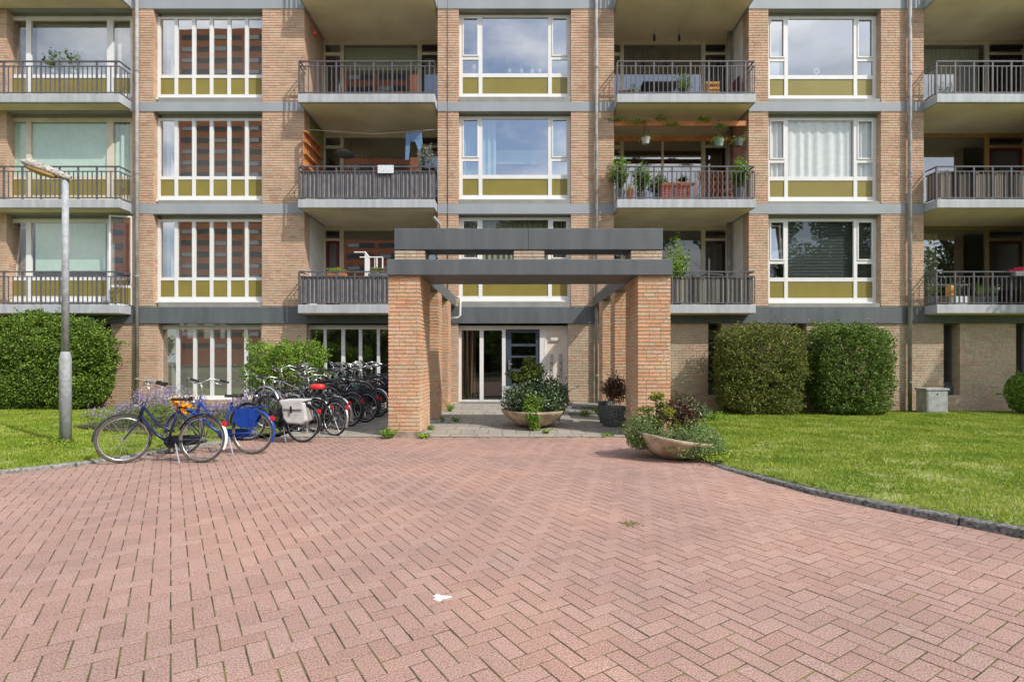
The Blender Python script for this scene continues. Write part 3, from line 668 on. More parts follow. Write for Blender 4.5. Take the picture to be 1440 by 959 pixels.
# loggia linings and rear window walls
def loggia(c, r, lay, frame='cream', doorm='black', sidemats=('brick', 'plaster'), glass='glass', vent=True):
    z0 = FL[r]; z1 = FL[r]+3.06-SL-.012; yb = 17.8
    MB().box(c[0]-.03, c[0]+.0, 16.62, yb+.1, z0, z1).build('side_wall', sidemats[0], B)
    MB().box(c[1]+.0, c[1]+.03, 16.62, yb+.1, z0, z1).build('side_wall', sidemats[1], B)
    for kind, a, b in lay:
        if kind == 'w': window([(a+.05, b-.05)], [(z0+.5, z1-.14)], yb, a, b, z0+.42, z1, mat=frame, glass=glass, sill=False); MB().box(a, b, yb+.01, yb+.08, z0, z0+.42).build('apron_panel', frame, B)
        elif kind == 'w2': m_ = (a+b)/2; window([(a+.05, m_-.035), (m_+.035, b-.05)], [(z0+.5, z1-.14)], yb, a, b, z0+.42, z1, mat=frame, glass=glass, sill=False); MB().box(a, b, yb+.01, yb+.08, z0, z0+.42).build('apron_panel', frame, B)
        elif kind == 's': window([(a+.05, b-.05)], [(z0+1.0, z1-.5), (z1-.40, z1-.14)], yb, a, b, z0+.9, z1, mat=frame, glass=glass, sill=False); MB().box(a, b, yb+.01, yb+.08, z0, z0+.9).build('apron_panel', frame, B)
        else:
            m = MB(); m.box(a, a+.07, yb, yb+.07, z0, z1); m.box(b-.07, b, yb, yb+.07, z0, z1); m.box(a+.07, b-.07, yb+.004, yb+.066, z1-.14, z1); m.box(a+.07, b-.07, yb+.004, yb+.066, z1-.48, z1-.40)
            f = m.build('door_frame', frame, B); MB().quad((a+.07, yb+.03, z1-.4), (b-.07, yb+.03, z1-.4), (b-.07, yb+.03, z1-.14), (a+.07, yb+.03, z1-.14)).build('pane', glass, f)
            if vent: MB().box(a+.1, b-.1, yb-.05, yb-.001, z1-.30, z1-.20).build('vent_grille', 'black', f)
            m = MB(); a2, b2 = a+.075, b-.075; zt = z1-.485
            m.box(a2, a2+.1, yb+.01, yb+.05, z0+.02, zt); m.box(b2-.1, b2, yb+.01, yb+.05, z0+.02, zt); m.box(a2+.1, b2-.1, yb+.012, yb+.048, zt-.1, zt); m.box(a2+.1, b2-.1, yb+.012, yb+.048, z0+.02, z0+.7)
            d = m.build('balcony_door', doorm, B); MB().quad((a2+.1, yb+.03, z0+.7), (b2-.1, yb+.03, z0+.7), (b2-.1, yb+.03, zt-.1), (a2+.1, yb+.03, zt-.1)).build('pane', glass, d)
            MB().tube([(a2+.05, yb-.04, z0+1.05), (a2+.15, yb-.045, z0+1.05)], .009).build('handle', 'chrome', d)
darkred = cm('door_red', (.12, .012, .02), .4)
loggia(c3, 1, [('s', c3[0], -5.75), ('w', -5.74, -3.2), ('d', -3.19, c3[1])], sidemats=('brick', 'plaster'), glass='glass')
loggia(c3, 2, [('s', c3[0], -5.75), ('w', -5.74, -3.2), ('d', -3.19, c3[1])], sidemats=(cm('olive_wall', (.25, .24, .10), .8), 'plaster'))
loggia(c3, 3, [('d', c3[0], -5.75), ('w', -5.74, c3[1])], sidemats=('plaster', 'plaster'), doorm=darkred)
loggia(c5, 1, [('s', c5[0], 3.48), ('w', 3.49, 6.15), ('d', 6.16, c5[1])], sidemats=('plaster', 'plaster'))
loggia(c5, 2, [('s', c5[0], 3.48), ('w2', 3.49, 6.15), ('d', 6.16, c5[1])], sidemats=('plaster', cm('pink_wall', (.5, .25, .2), .8)))
loggia(c5, 3, [('s', c5[0], 3.48), ('w', 3.49, 6.15), ('d', 6.16, c5[1])], sidemats=('plaster', 'plaster'), glass='glassd')
loggia(c7, 1, [('w', c7[0], 15.5), ('d', 15.51, c7[1])], sidemats=('plaster', 'brick'))
orf = cm('ochre_frame', (.42, .27, .10), .5)
loggia(c7, 2, [('w', c7[0], 15.5), ('d', 15.51, c7[1])], frame=orf, doorm=darkred, sidemats=('plaster', 'plaster'))
loggia(c7, 3, [('w', c7[0], 15.5), ('d', 15.51, c7[1])], frame=cm('ochre_dark', (.25, .19, .10), .5), doorm=cm('door_brown', (.05, .02, .015), .4), sidemats=('plaster', 'plaster'))
# pipes
def pipe(px, y, z0, z1, r=.05, mat='zinc', clips=True):
    x = X(px, y); m = MB().tube([(x, y, z0), (x, y, z1)], r, 12); o = m.build('drainpipe', mat, B, smooth=True)
    if clips:
        c = MB(); z = z0+.9
        while z < z1: c.tube([(x, y, z-.02), (x, y, z+.02)], r*1.25, 12); z += 3.055
        c.build('pipe_clip', mat, o)
pipe(192.5, 16.10, .0, 15.6); pipe(838.7, 16.10, .1, 15.6); pipe(1279.5, 16.10, -.1, 15.6, .055); pipe(629.5, 16.19, 3.1, 15.5, .011, 'dark', False)
for r in (1, 2, 3):
    x = 6.83; MB().tube([(x, 17.35, FL[r]), (x, 17.35, FL[r]+2.79)], .055, 10).build('drainpipe', 'zinc', B, smooth=True)
MB().tube([(-2.40, 15.75, 5.62), (-2.25, 15.9, 5.45), (-2.22, 15.92, 5.1)], .045, 10).build('drainpipe', 'zinc', B, smooth=True)

# ============================================================ pergola over the entrance
PG = empty('entrance_canopy', (.25, 10.13, 0), 'entrance canopy of orange brick pillars carrying dark grey concrete beams', 'canopy')
XL0, XL1, XR0, XR1 = -2.405, -1.81, 2.29, 2.90
for x0, x1 in ((XL0, XL1), (XR0, XR1)):
    for d0, d1 in ((10.16, 11.33), (12.55, 13.15), (14.35, 14.97)):
        brickwork('pillar', x0, x1, d0, d1, -.1, 3.04, PG, 'pillar', .0715, .053, .012)
        MB().box(x0-.012, x1+.012, d0-.012, d1+.012, -.1, .11 if d0 < 11 else .1).build('plinth', pmat('plinth', (.30, .25, .19), .9, .3, 8, .5), PG)
MB().box(XL0-.02, XR1+.02, 10.10, 11.35, 3.042, 3.34).build('lintel', 'dark', PG, bevel=.012)
for a, b in ((XL0, X(742.5, 10.65)-.003), (X(742.5, 10.65)+.003, XR1-.01)): MB().box(a, b, 10.65, 11.2, 3.63, 4.05).build('upper_beam', 'dark', PG, bevel=.01)
for a, b in ((XL0+.005, XL0+.60), (X(722.5, 10.68), X(765.5, 10.68)), (XR1-.63, XR1-.02)):
    brickwork('support_block', a, b, 10.67, 11.18, 3.342, 3.628, PG, 'pale', .0715, .053, .012, zref=3.342)
MB().box(XL0+.35, XL1+.0, 11.352, 16.15, 3.045, 3.338).build('side_beam', 'dark', PG, bevel=.01)
MB().box(XR0-.0, XR1-.35, 11.352, 16.15, 3.045, 3.338).build('side_beam', 'dark', PG, bevel=.01)
MB().tube([(XL1+.05, 15.9, 3.3), (XL1+.13, 15.9, 3.3), (XL1+.16, 15.9, 3.25), (XL1+.16, 15.9, 2.78), (XL1+.1, 15.9, 2.7), (XL1-.15, 15.95, 2.68)], .035, 10).build('drain_spout', 'white', PG, smooth=True)

# ============================================================ street lamp and cabinet
lx, ly = X(92, 9.1), 9.1
LP = empty('street_lamp', (lx, ly, .05), 'galvanised steel street lamp with a weathered white head on the left lawn', 'street lamp')
gal = pmat('galvanised', (.32, .335, .35), .6, .15, 14, .1, 60, col2=(.385, .40, .415), metal=.0, spec=.3)
MB().tube([(lx, ly, -.05), (lx, ly, 1.48), (lx, ly, 1.56), (lx, ly, 1.60)], [.086, .084, .070, .054], 24).build('base_sleeve', gal, LP, smooth=True)
MB().tube([(lx, ly, 1.58), (lx, ly, 4.52)], [.056, .045], 20).build('pole', gal, LP, smooth=True)
hm = MB(); prof = [(0, .02, .045), (.08, .055, .06), (.22, .075, .075), (.48, .10, .095), (.64, .095, .085), (.72, .05, .04)]
n = 16; vs = []
for t, hw, hh in prof:
    for k in range(n):
        a = 2*math.pi*k/n; zz = math.sin(a)*hh*(1.0 if math.sin(a) > 0 else .75)
        vs.append((-t, math.cos(a)*hw, zz))
hm.add(vs, [(i*n+k, i*n+(k+1)%n, (i+1)*n+(k+1)%n, (i+1)*n+k) for i in range(len(prof)-1) for k in range(n)]+[tuple(range(n)), tuple((len(prof)-1)*n+k for k in range(n))[::-1]])
mt = Matrix.Translation((lx+.09, ly, 4.50)) @ Matrix.Rotation(R(14), 4, 'Z') @ Matrix.Rotation(R(19), 4, 'Y')
hm.xf(mt); head = hm.build('lamp_head', pmat('weathered_hood', (.22, .19, .16), .85, .3, 26, .3, 60, col2=(.55, .51, .46)), LP, smooth=True)
hl = MB(); prof2 = [(.20, .05, .02), (.26, .068, .05), (.45, .085, .07), (.60, .075, .05), (.66, .04, .02)]; vs = []
for t, hw, hh in prof2:
    for k in range(n):
        a = 2*math.pi*k/n; vs.append((-t, math.cos(a)*hw, -.055+math.sin(a)*hh*.9))
hl.add(vs, [(i*n+k, i*n+(k+1)%n, (i+1)*n+(k+1)%n, (i+1)*n+k) for i in range(len(prof2)-1) for k in range(n)]+[tuple(range(n)), tuple((len(prof2)-1)*n+k for k in range(n))[::-1]])
hl.xf(mt).build('diffuser', cm('amber_diffuser', (.42, .27, .09), .3), head, smooth=True)

cx0, cx1, cy = X(1303.5, 15.3), X(1333, 15.3), 15.3
zc0 = zR(12, 15.3)-.02
CB = empty('utility_cabinet', ((cx0+cx1)/2, cy, zc0), 'small grey metal utility cabinet on the grass against the right brick wall', 'cabinet')
cabm = pmat('cabinet_grey', (.30, .31, .29), .5, .1, 6, .1, 40, col2=(.40, .41, .385))
MB().box(cx0, cx1, cy, cy+.42, zc0, Z(549, 15.3)).build('body', cabm, CB, bevel=.008)
MB().box(cx0-.03, cx1+.03, cy-.03, cy+.45, Z(549, 15.3), Z(546, 15.3)).build('lid', cabm, CB, bevel=.008)
MB().box(cx0+.03, cx1-.03, cy-.012, cy+.01, zc0+.06, Z(550, 15.3)).build('door', cabm, CB, bevel=.004)
MB().box(X(1317, cy), X(1318.6, cy), cy-.02, cy-.012, Z(555, cy), Z(553, cy)).build('lock', 'black', CB)

# ============================================================ bushes
def hedge(px0, px1, pyt, D, depth, mat, label, seed, n=26000, z0=None, size=.042, **k):
    x0, x1 = X(px0, D+depth*.35), X(px1, D+depth*.35); zt = Z(pyt, D); zb = z0 if z0 is not None else -.05
    return bush('hornbeam_bush' if 'hedge' in label else 'shrub', ((x0+x1)/2, D+depth/2, (zt+zb)/2), ((x1-x0)/2, depth/2, (zt-zb)/2), n, size, mat, label, seed=seed, zmin=zb+.02, group=None, **k)
hedge(-40, 148, 446, 14.7, 1.25, 'leaf', 'big bright green clipped hedge bush behind the street lamp', 11, 90000, z0=.03, shoots=1300, power=3.6, size=.032, lump=.17)
hedge(1014, 1127, 457, 14.6, 1.3, 'leaf_rust', 'clipped round bush with rusty tinted leaves, nearer the brick canopy', 12, 60000, shoots=900, power=6, size=.028, lump=.12, z0=-.06)
hedge(1150, 1250, 457, 14.6, 1.3, 'leaf_mid', 'clipped green bush next to the long right drainpipe', 13, 56000, shoots=900, power=5.5, size=.030, lump=.14, z0=-.06)
hedge(1427, 1475, 524, 14.9, .9, 'leaf_bright', 'low leafy bush at the far right wall, beyond the utility cabinet', 14, 9000, shoots=60, power=2.2, z0=-.06, size=.035)
bush('shrub', (X(402, 14.3), 14.4, 1.05), (.95, .7, .95), 26000, .032, 'leaf_bright', 'bright green arching shrub behind the parked bicycles', seed=15, power=2.1, lump=.4, shoots=700, zmin=.08, upshoot=.5)
# lavender bed
def lavender():
    g = np.random.default_rng(21); P = []; Q = []
    for i in range(1050):
        x = g.uniform(-8.7, -4.9); y = g.uniform(10.8, 12.6)
        if x > -6 and y < 11.1: continue
        h = g.uniform(.5, .86)*(.75+.25*math.sin(x*3+y)); dx, dy = g.normal(size=2)*.09
        t = np.linspace(.05, .85, 9)[:, None]; b = np.array([x, y, .06])
        P.append(b+np.array([dx, dy, h])*t+g.normal(size=(9, 3))*.02)
        t = np.linspace(.84, 1.04, 7)[:, None]; Q.append(b+np.array([dx, dy, h])*t+g.normal(size=(7, 3))*.007)
    V, Fc = leaves(np.concatenate(P), .034, asp=.25); V2, F2 = leaves(np.concatenate(Q), .016, asp=.7)
    root = empty('lavender_bed', (-6.8, 11.7, .05), 'bed of purple flowering lavender behind the bicycles', 'lavender'); root['kind'] = 'stuff'
    npmesh('foliage', V, Fc, 'lavender_leaf', root)['kind'] = 'stuff'; npmesh('flower', V2, F2, 'lavender', root)['kind'] = 'stuff'
lavender()

# ============================================================ bowls with plants
def bowl(c, rad, h, tilt, label, name='planter_bowl', col='bowlm'):
    root = empty(name, c, label, 'planter'); m = Matrix.Rotation(tilt, 4, 'Y')
    prof = [(0, 0), (.22, .003), (.40, .03), (.62, .13), (.82, .27), (.95, .40), (1.0, .48), (.965, .485), (.90, .38), (.0, .36)]
    cmx = pmat('weathered_bowl', (.33, .24, .16), .75, .2, 5, .35, 50, col2=(.52, .42, .31))
    MB().lathe([(r*rad, z*h/.48) for r, z in prof], c, 48, m).build('bowl', cmx, root, smooth=True)
    MB().lathe([(0, h*.86), (rad*.55, h*.92), (rad*.93, h*.83)], c, 24, m).build('soil', 'soil', root)
    return root
b1 = bowl((X(750, 11.45), 11.45, ramp(11.4)), .69, .36, 0, 'round concrete bowl planter in front of the entrance door')
def plantobj(name, parts, org, label, cat='plant', group=None):
    root = empty(name, org, label, cat, group)
    for nm, (V, Fc), mat in parts: npmesh(nm, V, Fc, mat, root)
    return root
c = (X(750, 11.45), 11.45, ramp(11.4)+.30)
def bl(cc, r, n, size, seed, power=2.0, lump=.4):
    """small leaf mass: lumpy core plus sprigs, with gaps"""
    n = int(n*1.7); size = size*.72; P, d = blobcloud(cc, r, n, power, lump, .75, seed); g = np.random.default_rng(seed+500); R_ = np.array(r)
    hol = np.array(cc)+g.normal(size=(12, 3))*R_*.75; dd = np.linalg.norm((P[:, None]-hol[None])/R_, axis=2).min(1); P = P[dd > .24]
    ex = []
    for k in range(max(5, n//45)):
        a = P[g.integers(len(P))]; dr = (a-np.array(cc))/R_; dr = dr/(np.linalg.norm(dr)+1e-6)*R_*g.uniform(.15, .5); dr[2] = abs(dr[2])*.8+.12*R_[2]
        ex.append(a+dr*np.linspace(0, 1, 9)[:, None]+g.normal(size=(9, 3))*size*.45)
    return leaves(np.concatenate([P]+ex), size)
root = plantobj('evergreen_shrub', [('foliage', merge([bl((c[0]+.20, 11.45, c[2]+.30), (.56, .46, .42), 4200, .036, 31), bl((c[0]-.30, 11.4, c[2]+.30), (.34, .3, .32), 1700, .036, 32), bl((c[0]-.05, 11.4, c[2]+.6), (.3, .3, .26), 900, .034, 39), bl((c[0]+.5, 11.4, c[2]+.25), (.2, .3, .3), 900, .03, 36)]), 'leaf_dark'),
    ('new_growth', merge([bl((c[0]-.05, 11.35, c[2]+.86), (.27, .25, .16), 700, .04, 33), bl((c[0]-.10, 11.35, c[2]+1.02), (.12, .15, .17), 260, .035, 34), bl((c[0]-.3, 11.35, c[2]+.75), (.25, .2, .1), 350, .045, 35)]), 'leaf_mid')],
    c, 'dark evergreen shrub growing in the bowl before the door', 'shrub')
m = MB()
for i in range(7): m.tube([(c[0]-.05, 11.4, c[2]), (c[0]-.05+random.uniform(-.12,.12), 11.38, c[2]+.45), (c[0]-.08+random.uniform(-.25,.2), 11.35, c[2]+.9)], [.014, .01, .004], 5)
m.build('stem', 'twig', root)
plantobj('trailing_ivy', [('foliage', merge([bl((c[0]-.05, 10.88, c[2]+.18), (.20, .10, .24), 420, .034, 37), bl((c[0]-.02, 10.80, c[2]-.05), (.14, .07, .16), 330, .034, 40), bl((c[0]-.0, 10.85, c[2]-.2), (.11, .08, .12), 250, .034, 38)]), 'leaf_bright')], (c[0], 10.85, .05), 'bright green trailer hanging over the rim of the entrance bowl', 'plant')
b2c = (2.28, 8.12, -.01)
b2 = bowl(b2c, .60, .34, R(9), 'tilted concrete bowl planter at the edge of the right lawn')
c = (2.28, 8.12, .30)
plantobj('juniper', [('foliage', merge([bl((1.93, 8.10, .40), (.33, .34, .25), 3600, .022, 41), bl((1.80, 8.0, .27), (.14, .18, .15), 800, .02, 42)]), 'leaf_blue')], (1.9, 8.1, .25), 'grey green juniper spilling over the left rim of the tilted bowl', 'shrub')
plantobj('juniper', [('foliage', merge([bl((2.68, 8.02, .28), (.36, .34, .24), 3800, .02, 43), bl((2.5, 7.68, .18), (.33, .16, .11), 1500, .018, 44), bl((2.88, 8.0, .13), (.2, .24, .15), 1000, .02, 45)]), 'leaf_blue')], (2.6, 8.0, .2), 'low juniper covering the right rim of the tilted bowl', 'shrub')
plantobj('red_shrub', [('foliage', merge([bl((2.55, 8.3, .62), (.32, .25, .26), 1300, .026, 46)]), 'leaf_red'), ('new_growth', bl((2.62, 8.35, .66), (.36, .25, .22), 1100, .026, 47), 'leaf_dark')], (2.5, 8.3, .3), 'dark shrub with red leaves at the back of the tilted bowl', 'shrub')
g = MB(); tops = [(2.07, .90, 'y'), (1.93, .72, 'm'), (2.22, .66, 'y'), (2.08, .55, 'm'), (2.15, .78, 'm')]
root = empty('mahonia', (2.1, 8.1, .28), 'upright leggy shrub with yellow topmost leaves in the tilted bowl', 'shrub')
for x, z, k in tops: g.tube([(2.1, 8.1, .25), (x*.5+1.05, 8.05, .3+(z-.3)*.5), (x, 8.0, z)], [.014, .011, .007], 6)
g.build('stem', 'twig', root)
V, Fc = merge([bl((x, 8.0, z), (.12, .12, .06), 75, .034, 50+i) for i, (x, z, k) in enumerate(tops)]); npmesh('foliage', V, Fc, 'leaf_rust', root)
V, Fc = merge([bl((2.08, 8.0, .93), (.09, .09, .06), 60, .03, 61), bl((2.25, 8.0, .70), (.13, .1, .05), 60, .03, 62)]); npmesh('new_growth', V, Fc, leafm('leaf_yellow', (.22, .28, .03), (.5, .40, .05)), root)
# dark pots beside the right pillars
def pot(c, rad, h, mat, label, group=None, n=4, cat='plant pot', name='plant_pot'):
    root = empty(name, c, label, cat, group)
    MB().lathe([(0, 0), (rad*.72, 0), (rad*.92, h*.45), (rad, h*.97), (rad, h), (rad*.9, h), (rad*.88, h*.88)], c, n if n > 4 else 8).build('pot', mat, root, smooth=n > 8)
    MB().lathe([(0, h*.9), (rad*.88, h*.88)], c, 12).build('soil', 'soil', root)
    return root
stone = pmat('dark_stone', (.085, .09, .09), .8, .3, 25, .6, 70, col2=(.17, .175, .17))
pc = (2.13, 11.75, .03)
pot(pc, .33, .42, stone, 'dark octagonal stone pot just behind the front right pillar')
pot((2.02, 12.3, .03), .16, .50, stone, 'narrow stone pot at the back of the octagonal pot')
plantobj('barberry', [('foliage', bl((2.15, 11.75, .82), (.28, .26, .28), 1600, .026, 71), 'leaf_red'), ('new_growth', bl((2.17, 11.75, .80), (.29, .26, .29), 900, .024, 72), 'leaf_dark')], (2.13, 11.75, .40), 'dark reddish green shrub in the octagonal stone pot', 'shrub')

# weeds
def weed(px, py, D, r, h, n, lab, seed, z=None, mat='leaf_bright', size=.028):
    zz = z if z is not None else ramp(D) if D > 10.2 else 0
    V, Fc = clump((X(px, D), D, zz), r, h, n, size, mat, seed=seed)
    tag(npmesh('weed', V, Fc, mat, org=(X(px, D), D, zz)), lab, 'weed')
weed(546, 0, 10.02, .20, .26, 330, 'leafy weed tuft at the outer foot of the front left pillar', 81, 0)
weed(596, 0, 10.04, .14, .14, 160, 'small weed at the inner front corner of the front left pillar', 82, 0)
weed(604, 0, 11.0, .12, .10, 110, 'flat weed beside the rear of the front left pillar', 83)
weed(632, 0, 14.1, .16, .30, 220, 'weed tuft between the two rear left pillars and the glass', 84)
weed(640, 0, 12.2, .12, .12, 90, 'low weed on the path by the middle left pillar', 85)
weed(622, 0, 12.1, .07, .2, 60, 'thin weed against the middle left pillar', 86)
weed(768, 0, 10.5, .10, .14, 80, 'small weed in the path joint below the entrance bowl', 87)
weed(824, 0, 13.7, .32, .25, 280, 'spreading weeds along the lower concrete step', 88, .03)
weed(842, 0, 13.6, .2, .42, 260, 'taller weed where the steps meet the right pillars', 89, .03)
weed(857, 0, 10.25, .2, .04, 90, 'flat weed on the path near the tilted bowl', 90, .02)
weed(1012, 0, 7.6, .35, .16, 420, 'rough grass tuft right of the tilted bowl', 91, .03, 'grass', .035)
weed(70, 0, 8.9, .35, .13, 500, 'long grass tuft at the foot of the street lamp', 92, .05, 'grass', .035)
weed(1000, 0, 13.2, .5, .35, 420, 'tall green weeds at the lawn corner behind the right pillar', 93, -.02)
g = np.random.default_rng(77); P = []
while len(P) < 420:
    x = g.uniform(-6.5, 5); y = g.uniform(3.4, 12)
    if x > kR(y)-.02 or x < kL(min(max(y, 6.3), 12))+.05: continue
    e = min(abs(kR(y)-x), abs(x-kL(min(max(y, 6.3), 12)))*1.3, abs(y-10.1)*.9)
    if g.random() > math.exp(-e/.22)+.012: continue
    P.append((x, y, .012 if y < 10.1 else ramp(y)+.012))
V, Fc = leaves(np.array(P), .011, nrm=np.tile([0, 0, 1.], (len(P), 1)), jit=.35)
tag(npmesh('fallen_leaves', V, Fc, leafm('leaf_litter', (.06, .035, .015), (.22, .15, .05)), org=(0, 8, 0)), 'scattered dry leaf litter along the edges of the paving', 'leaf litter', kind='stuff')
V, Fc = leaves(np.array([(X(887, 4.82), 4.82, .004)])+g.normal(size=(260, 3))*np.array([.055, .05, .002]), .006)
tag(npmesh('moss', V, Fc, 'leaf_mid', org=(X(887, 4.82), 4.82, 0)), 'small moss patch on the paving right of centre', 'moss', kind='stuff')
# paint mark
m = MB(); pts = []
for k in range(18): a = 2*math.pi*k/18; rr = .042*(1+.35*math.sin(3*a+1)+.2*math.sin(7*a)); pts.append((-.463+rr*math.cos(a)*1.15, 3.32+rr*math.sin(a)*.9, .0042))
m.add(pts+[(p[0], p[1], -.002) for p in pts], [tuple(range(18))]+[(i, i+18, (i+1)%18+18, (i+1)%18) for i in range(18)])
tag(m.build('paint_splash', 'plaster', org=(-.463, 3.32, 0)), 'white paint splash on the red herringbone paving', 'paint mark')

# ============================================================ bicycles
def rotz(p, c, a):
    x, y = p[0]-c[0], p[1]-c[1]; return (c[0]+x*math.cos(a)-y*math.sin(a), c[1]+x*math.sin(a)+y*math.cos(a), p[2])
def bicycle(loc, head, label, frame='black', fend=None, steer=0., lean=6., tyre='rubber', bars='chrome', rearf=None, saddle='black', skirt=None, rack=True, detail=True, high=False, basket=False, group='bicycles parked in front of the building', pitch=0):
    fend = fend or frame; rearf = rearf or fend
    root = empty('bicycle', (0,0,0), label, 'bicycle', group)
    Rw = .335; WB = 1.10; fc = (.0, 0)
    st = R(steer); hx = WB-.09
    def srot(mb): mb.v = [rotz(p, (hx, 0), st) for p in mb.v]; return mb
    def wheel(cx, steerit):
        t = MB().torus((cx, 0, Rw), Rw-.018, .02, n=44, m=8); rm = MB().torus((cx, 0, Rw), Rw-.042, .009, n=40, m=6)
        sp = MB(); ns = 18
        for k in range(ns):
            a = 2*math.pi*k/ns; b = a+(.5 if k % 2 else -.5); s = .025 if k % 4 < 2 else -.025
            sp.tube([(cx+.025*math.cos(b), s, Rw+.025*math.sin(b)), (cx+(Rw-.05)*math.cos(a), 0, Rw+(Rw-.05)*math.sin(a))], .0017, 3, False)
        sp.tube([(cx, -.045, Rw), (cx, .045, Rw)], .026, 10)
        for q in (t, rm, sp):
            if steerit: srot(q)
        w = t.build('wheel', tyre, root, smooth=True); rm.build('rim', 'chrome', w, smooth=True); sp.build('spokes', 'spoke', w)
    wheel(0, False); wheel(WB, True)
    bb = (.49, 0, .29); seat = (.33, 0, .84); hb = (.90, 0, .66); ht = (.855, 0, .86); fr = MB()
    fr.tube([bb, (.35, 0, .80)], .018); fr.tube([bb, (.68, 0, .42), hb], .021, 10); fr.tube([hb, ht], .023)
    fr.tube([(.40, 0, .44) if not high else (.355, 0, .78), (.62, 0, .52 if not high else .80), ht if high else (.872, 0, .80)], .017)
    for s in (-1, 1):
        fr.tube([(0, s*.06, Rw), bb], .010, 6); fr.tube([(0, s*.06, Rw), (.36, s*.018, .74)], .010, 6)
    fr.tube([(.49, -.05, .29), (.49, .05, .29)], .022)
    fr.build('frame', frame, root, smooth=True)
    fk = MB()
    for s in (-1, 1): fk.tube([(.905, s*.02, .67), (.93, s*.05, .62), (1.04, s*.055, .42), (WB, s*.055, Rw)], [.013, .013, .011, .009], 7)
    srot(fk).build('fork', frame, root, smooth=True)
    hbm = MB(); hbm.tube([ht, (.83, 0, 1.04), (.86, 0, 1.09)], .013, 8)
    for s in (-1, 1): hbm.tube([(.86, 0, 1.09), (.91, s*.10, 1.11), (.88, s*.23, 1.17), (.76, s*.31, 1.15), (.64, s*.32, 1.12)], .012, 8)
    for s in (-1, 1): hbm.tube([(.86, s*.22, 1.155), (.84, s*.22, 1.11), (.70, s*.28, 1.08)], .006, 5)   # brake levers
    h = srot(hbm).build('handlebar', bars, root, smooth=True)
    for s in (-1, 1): srot(MB().tube([(.76, s*.31, 1.15), (.62, s*.322, 1.117)], .019, 8)).build('grip', 'black', h, smooth=True)
    cb = MB().tube([(.80, .22, 1.12), (1.0, .12, 1.16), (1.04, .05, .95), (.93, .01, .72)], .0035, 5); srot(cb).build('brake_cable', 'black', h)
    def fender(cx, a0, a1, mat, steerit):
        m = MB(); n_ = 20; vs = []
        for i in range(n_+1):
            a = R(a0+(a1-a0)*i/n_)
            for yy, dr in ((-.028, -.012), (-.018, .004), (0, .009), (.018, .004), (.028, -.012)): 
                rr = Rw+.018+dr; vs.append((cx+rr*math.cos(a), yy, Rw+rr*math.sin(a)))
        m.add(vs, [(i*5+k, i*5+k+1, (i+1)*5+k+1, (i+1)*5+k) for i in range(n_) for k in range(4)])
        if steerit: srot(m)
        m.build('mudguard', mat, root, smooth=True)
    fender(0, 178 if True else 0, 38, rearf, False) if False else None
    # heading +x: the rear guard covers the top and back
    if rearf is fend: fender(0, 20, 205, fend, False)
    else: fender(0, 20, 147, fend, False); fender(0, 147.5, 205, rearf, False)
    fender(WB, -5, 150, fend, True)
    cg = MB(); cg.prism([(-.04, Rw-.055), (.0, Rw+.06), (.42, .385), (.55, .36), (.58, .27), (.5, .19), (.4, .21)], -.062, -.036); cg.build('chain_guard', 'black' if frame != 'bike_blue' else frame, root, bevel=.008)
    sd = MB(); vs = []; sp_ = [(.11, .005), (.10, .06), (.02, .095), (-.06, .05), (-.15, .022), (-.18, .004)]
    sx = .32
    top = [(sx-d, wv) for d, wv in ((.14, .03), (.12, .08), (.05, .10), (-.03, .055), (-.10, .028), (-.15, .012))]
    for x, wv in top:
        for k, (yy, zz) in enumerate(((-1, -.03), (-.8, .005), (0, .015), (.8, .005), (1, -.03))): vs.append((x, yy*wv, .905+zz+(.012 if x < sx-.08 else 0)))
    sd.add(vs, [(i*5+k, i*5+k+1, (i+1)*5+k+1, (i+1)*5+k) for i in range(5) for k in range(4)]+[(0,1,2,3,4), (25,26,27,28,29), (0,5,10,15,20,25,29,24,19,14,9,4)])
    s_ = sd.build('saddle', saddle, root, smooth=True); pp = MB().tube([(.352, 0, .78), (.335, 0, .90)], .013, 8)
    for s in (-1, 1): pp.tube([(.24, s*.05, .84), (.24, s*.05, .89)], .02, 7)
    pp.build('seat_post', 'chrome', s_)
    if rack:
        rk = MB()
        for s in (-1, 0, 1): rk.tube([(.22, s*.055, .735), (-.20, s*.055, .735)], .006, 5)
        for x in (.22, .05, -.20): rk.tube([(x, -.06, .735), (x, .06, .735)], .006, 5)
        for s in (-1, 1): rk.tube([(-.12, s*.058, .73), (0, s*.065, Rw)], .005, 5); rk.tube([(.05, s*.058, .73), (0, s*.065, Rw)], .005, 5)
        rk.build('luggage_rack', frame if frame == 'bike_blue' else 'black', root)
    if skirt:
        sk = MB()
        for s in (-1, 1): sk.prism([(.26, .70), (.05, .72), (-.13, .62), (-.02, .42), (.16, .40), (.29, .50)], s*.052, s*.058)
        sk.build('skirt_guard', skirt, root)
    tl = MB().box(-.335, -.285, -.028, .028, .52, .585); tl.build('tail_light', cm('red_plastic', (.55, .015, .02), .3), root, bevel=.006)
    hl_ = MB().tube([(.945, 0, .80), (1.0, 0, .80)], [.022, .032], 10); srot(hl_).build('headlight', 'chrome', root, smooth=True)
    cr = MB()
    cr.tube([(.46, -.07, .29), (.52, -.085, .13)], .008, 6).box(.48, .58, -.16, -.09, .115, .14).build('pedal', 'black', root)
    MB().tube([(.46, .07, .29), (.40, .085, .45)], .008, 6).box(.35, .45, .09, .16, .44, .465).build('pedal', 'black', root)
    ks = MB().tube([(.36, .03, .27), (.20, .17, .01)], .009, 6).tube([(.36, .03, .27), (.24, -.12, .03)], .006, 6); ks.build('kickstand', 'chrome', root)
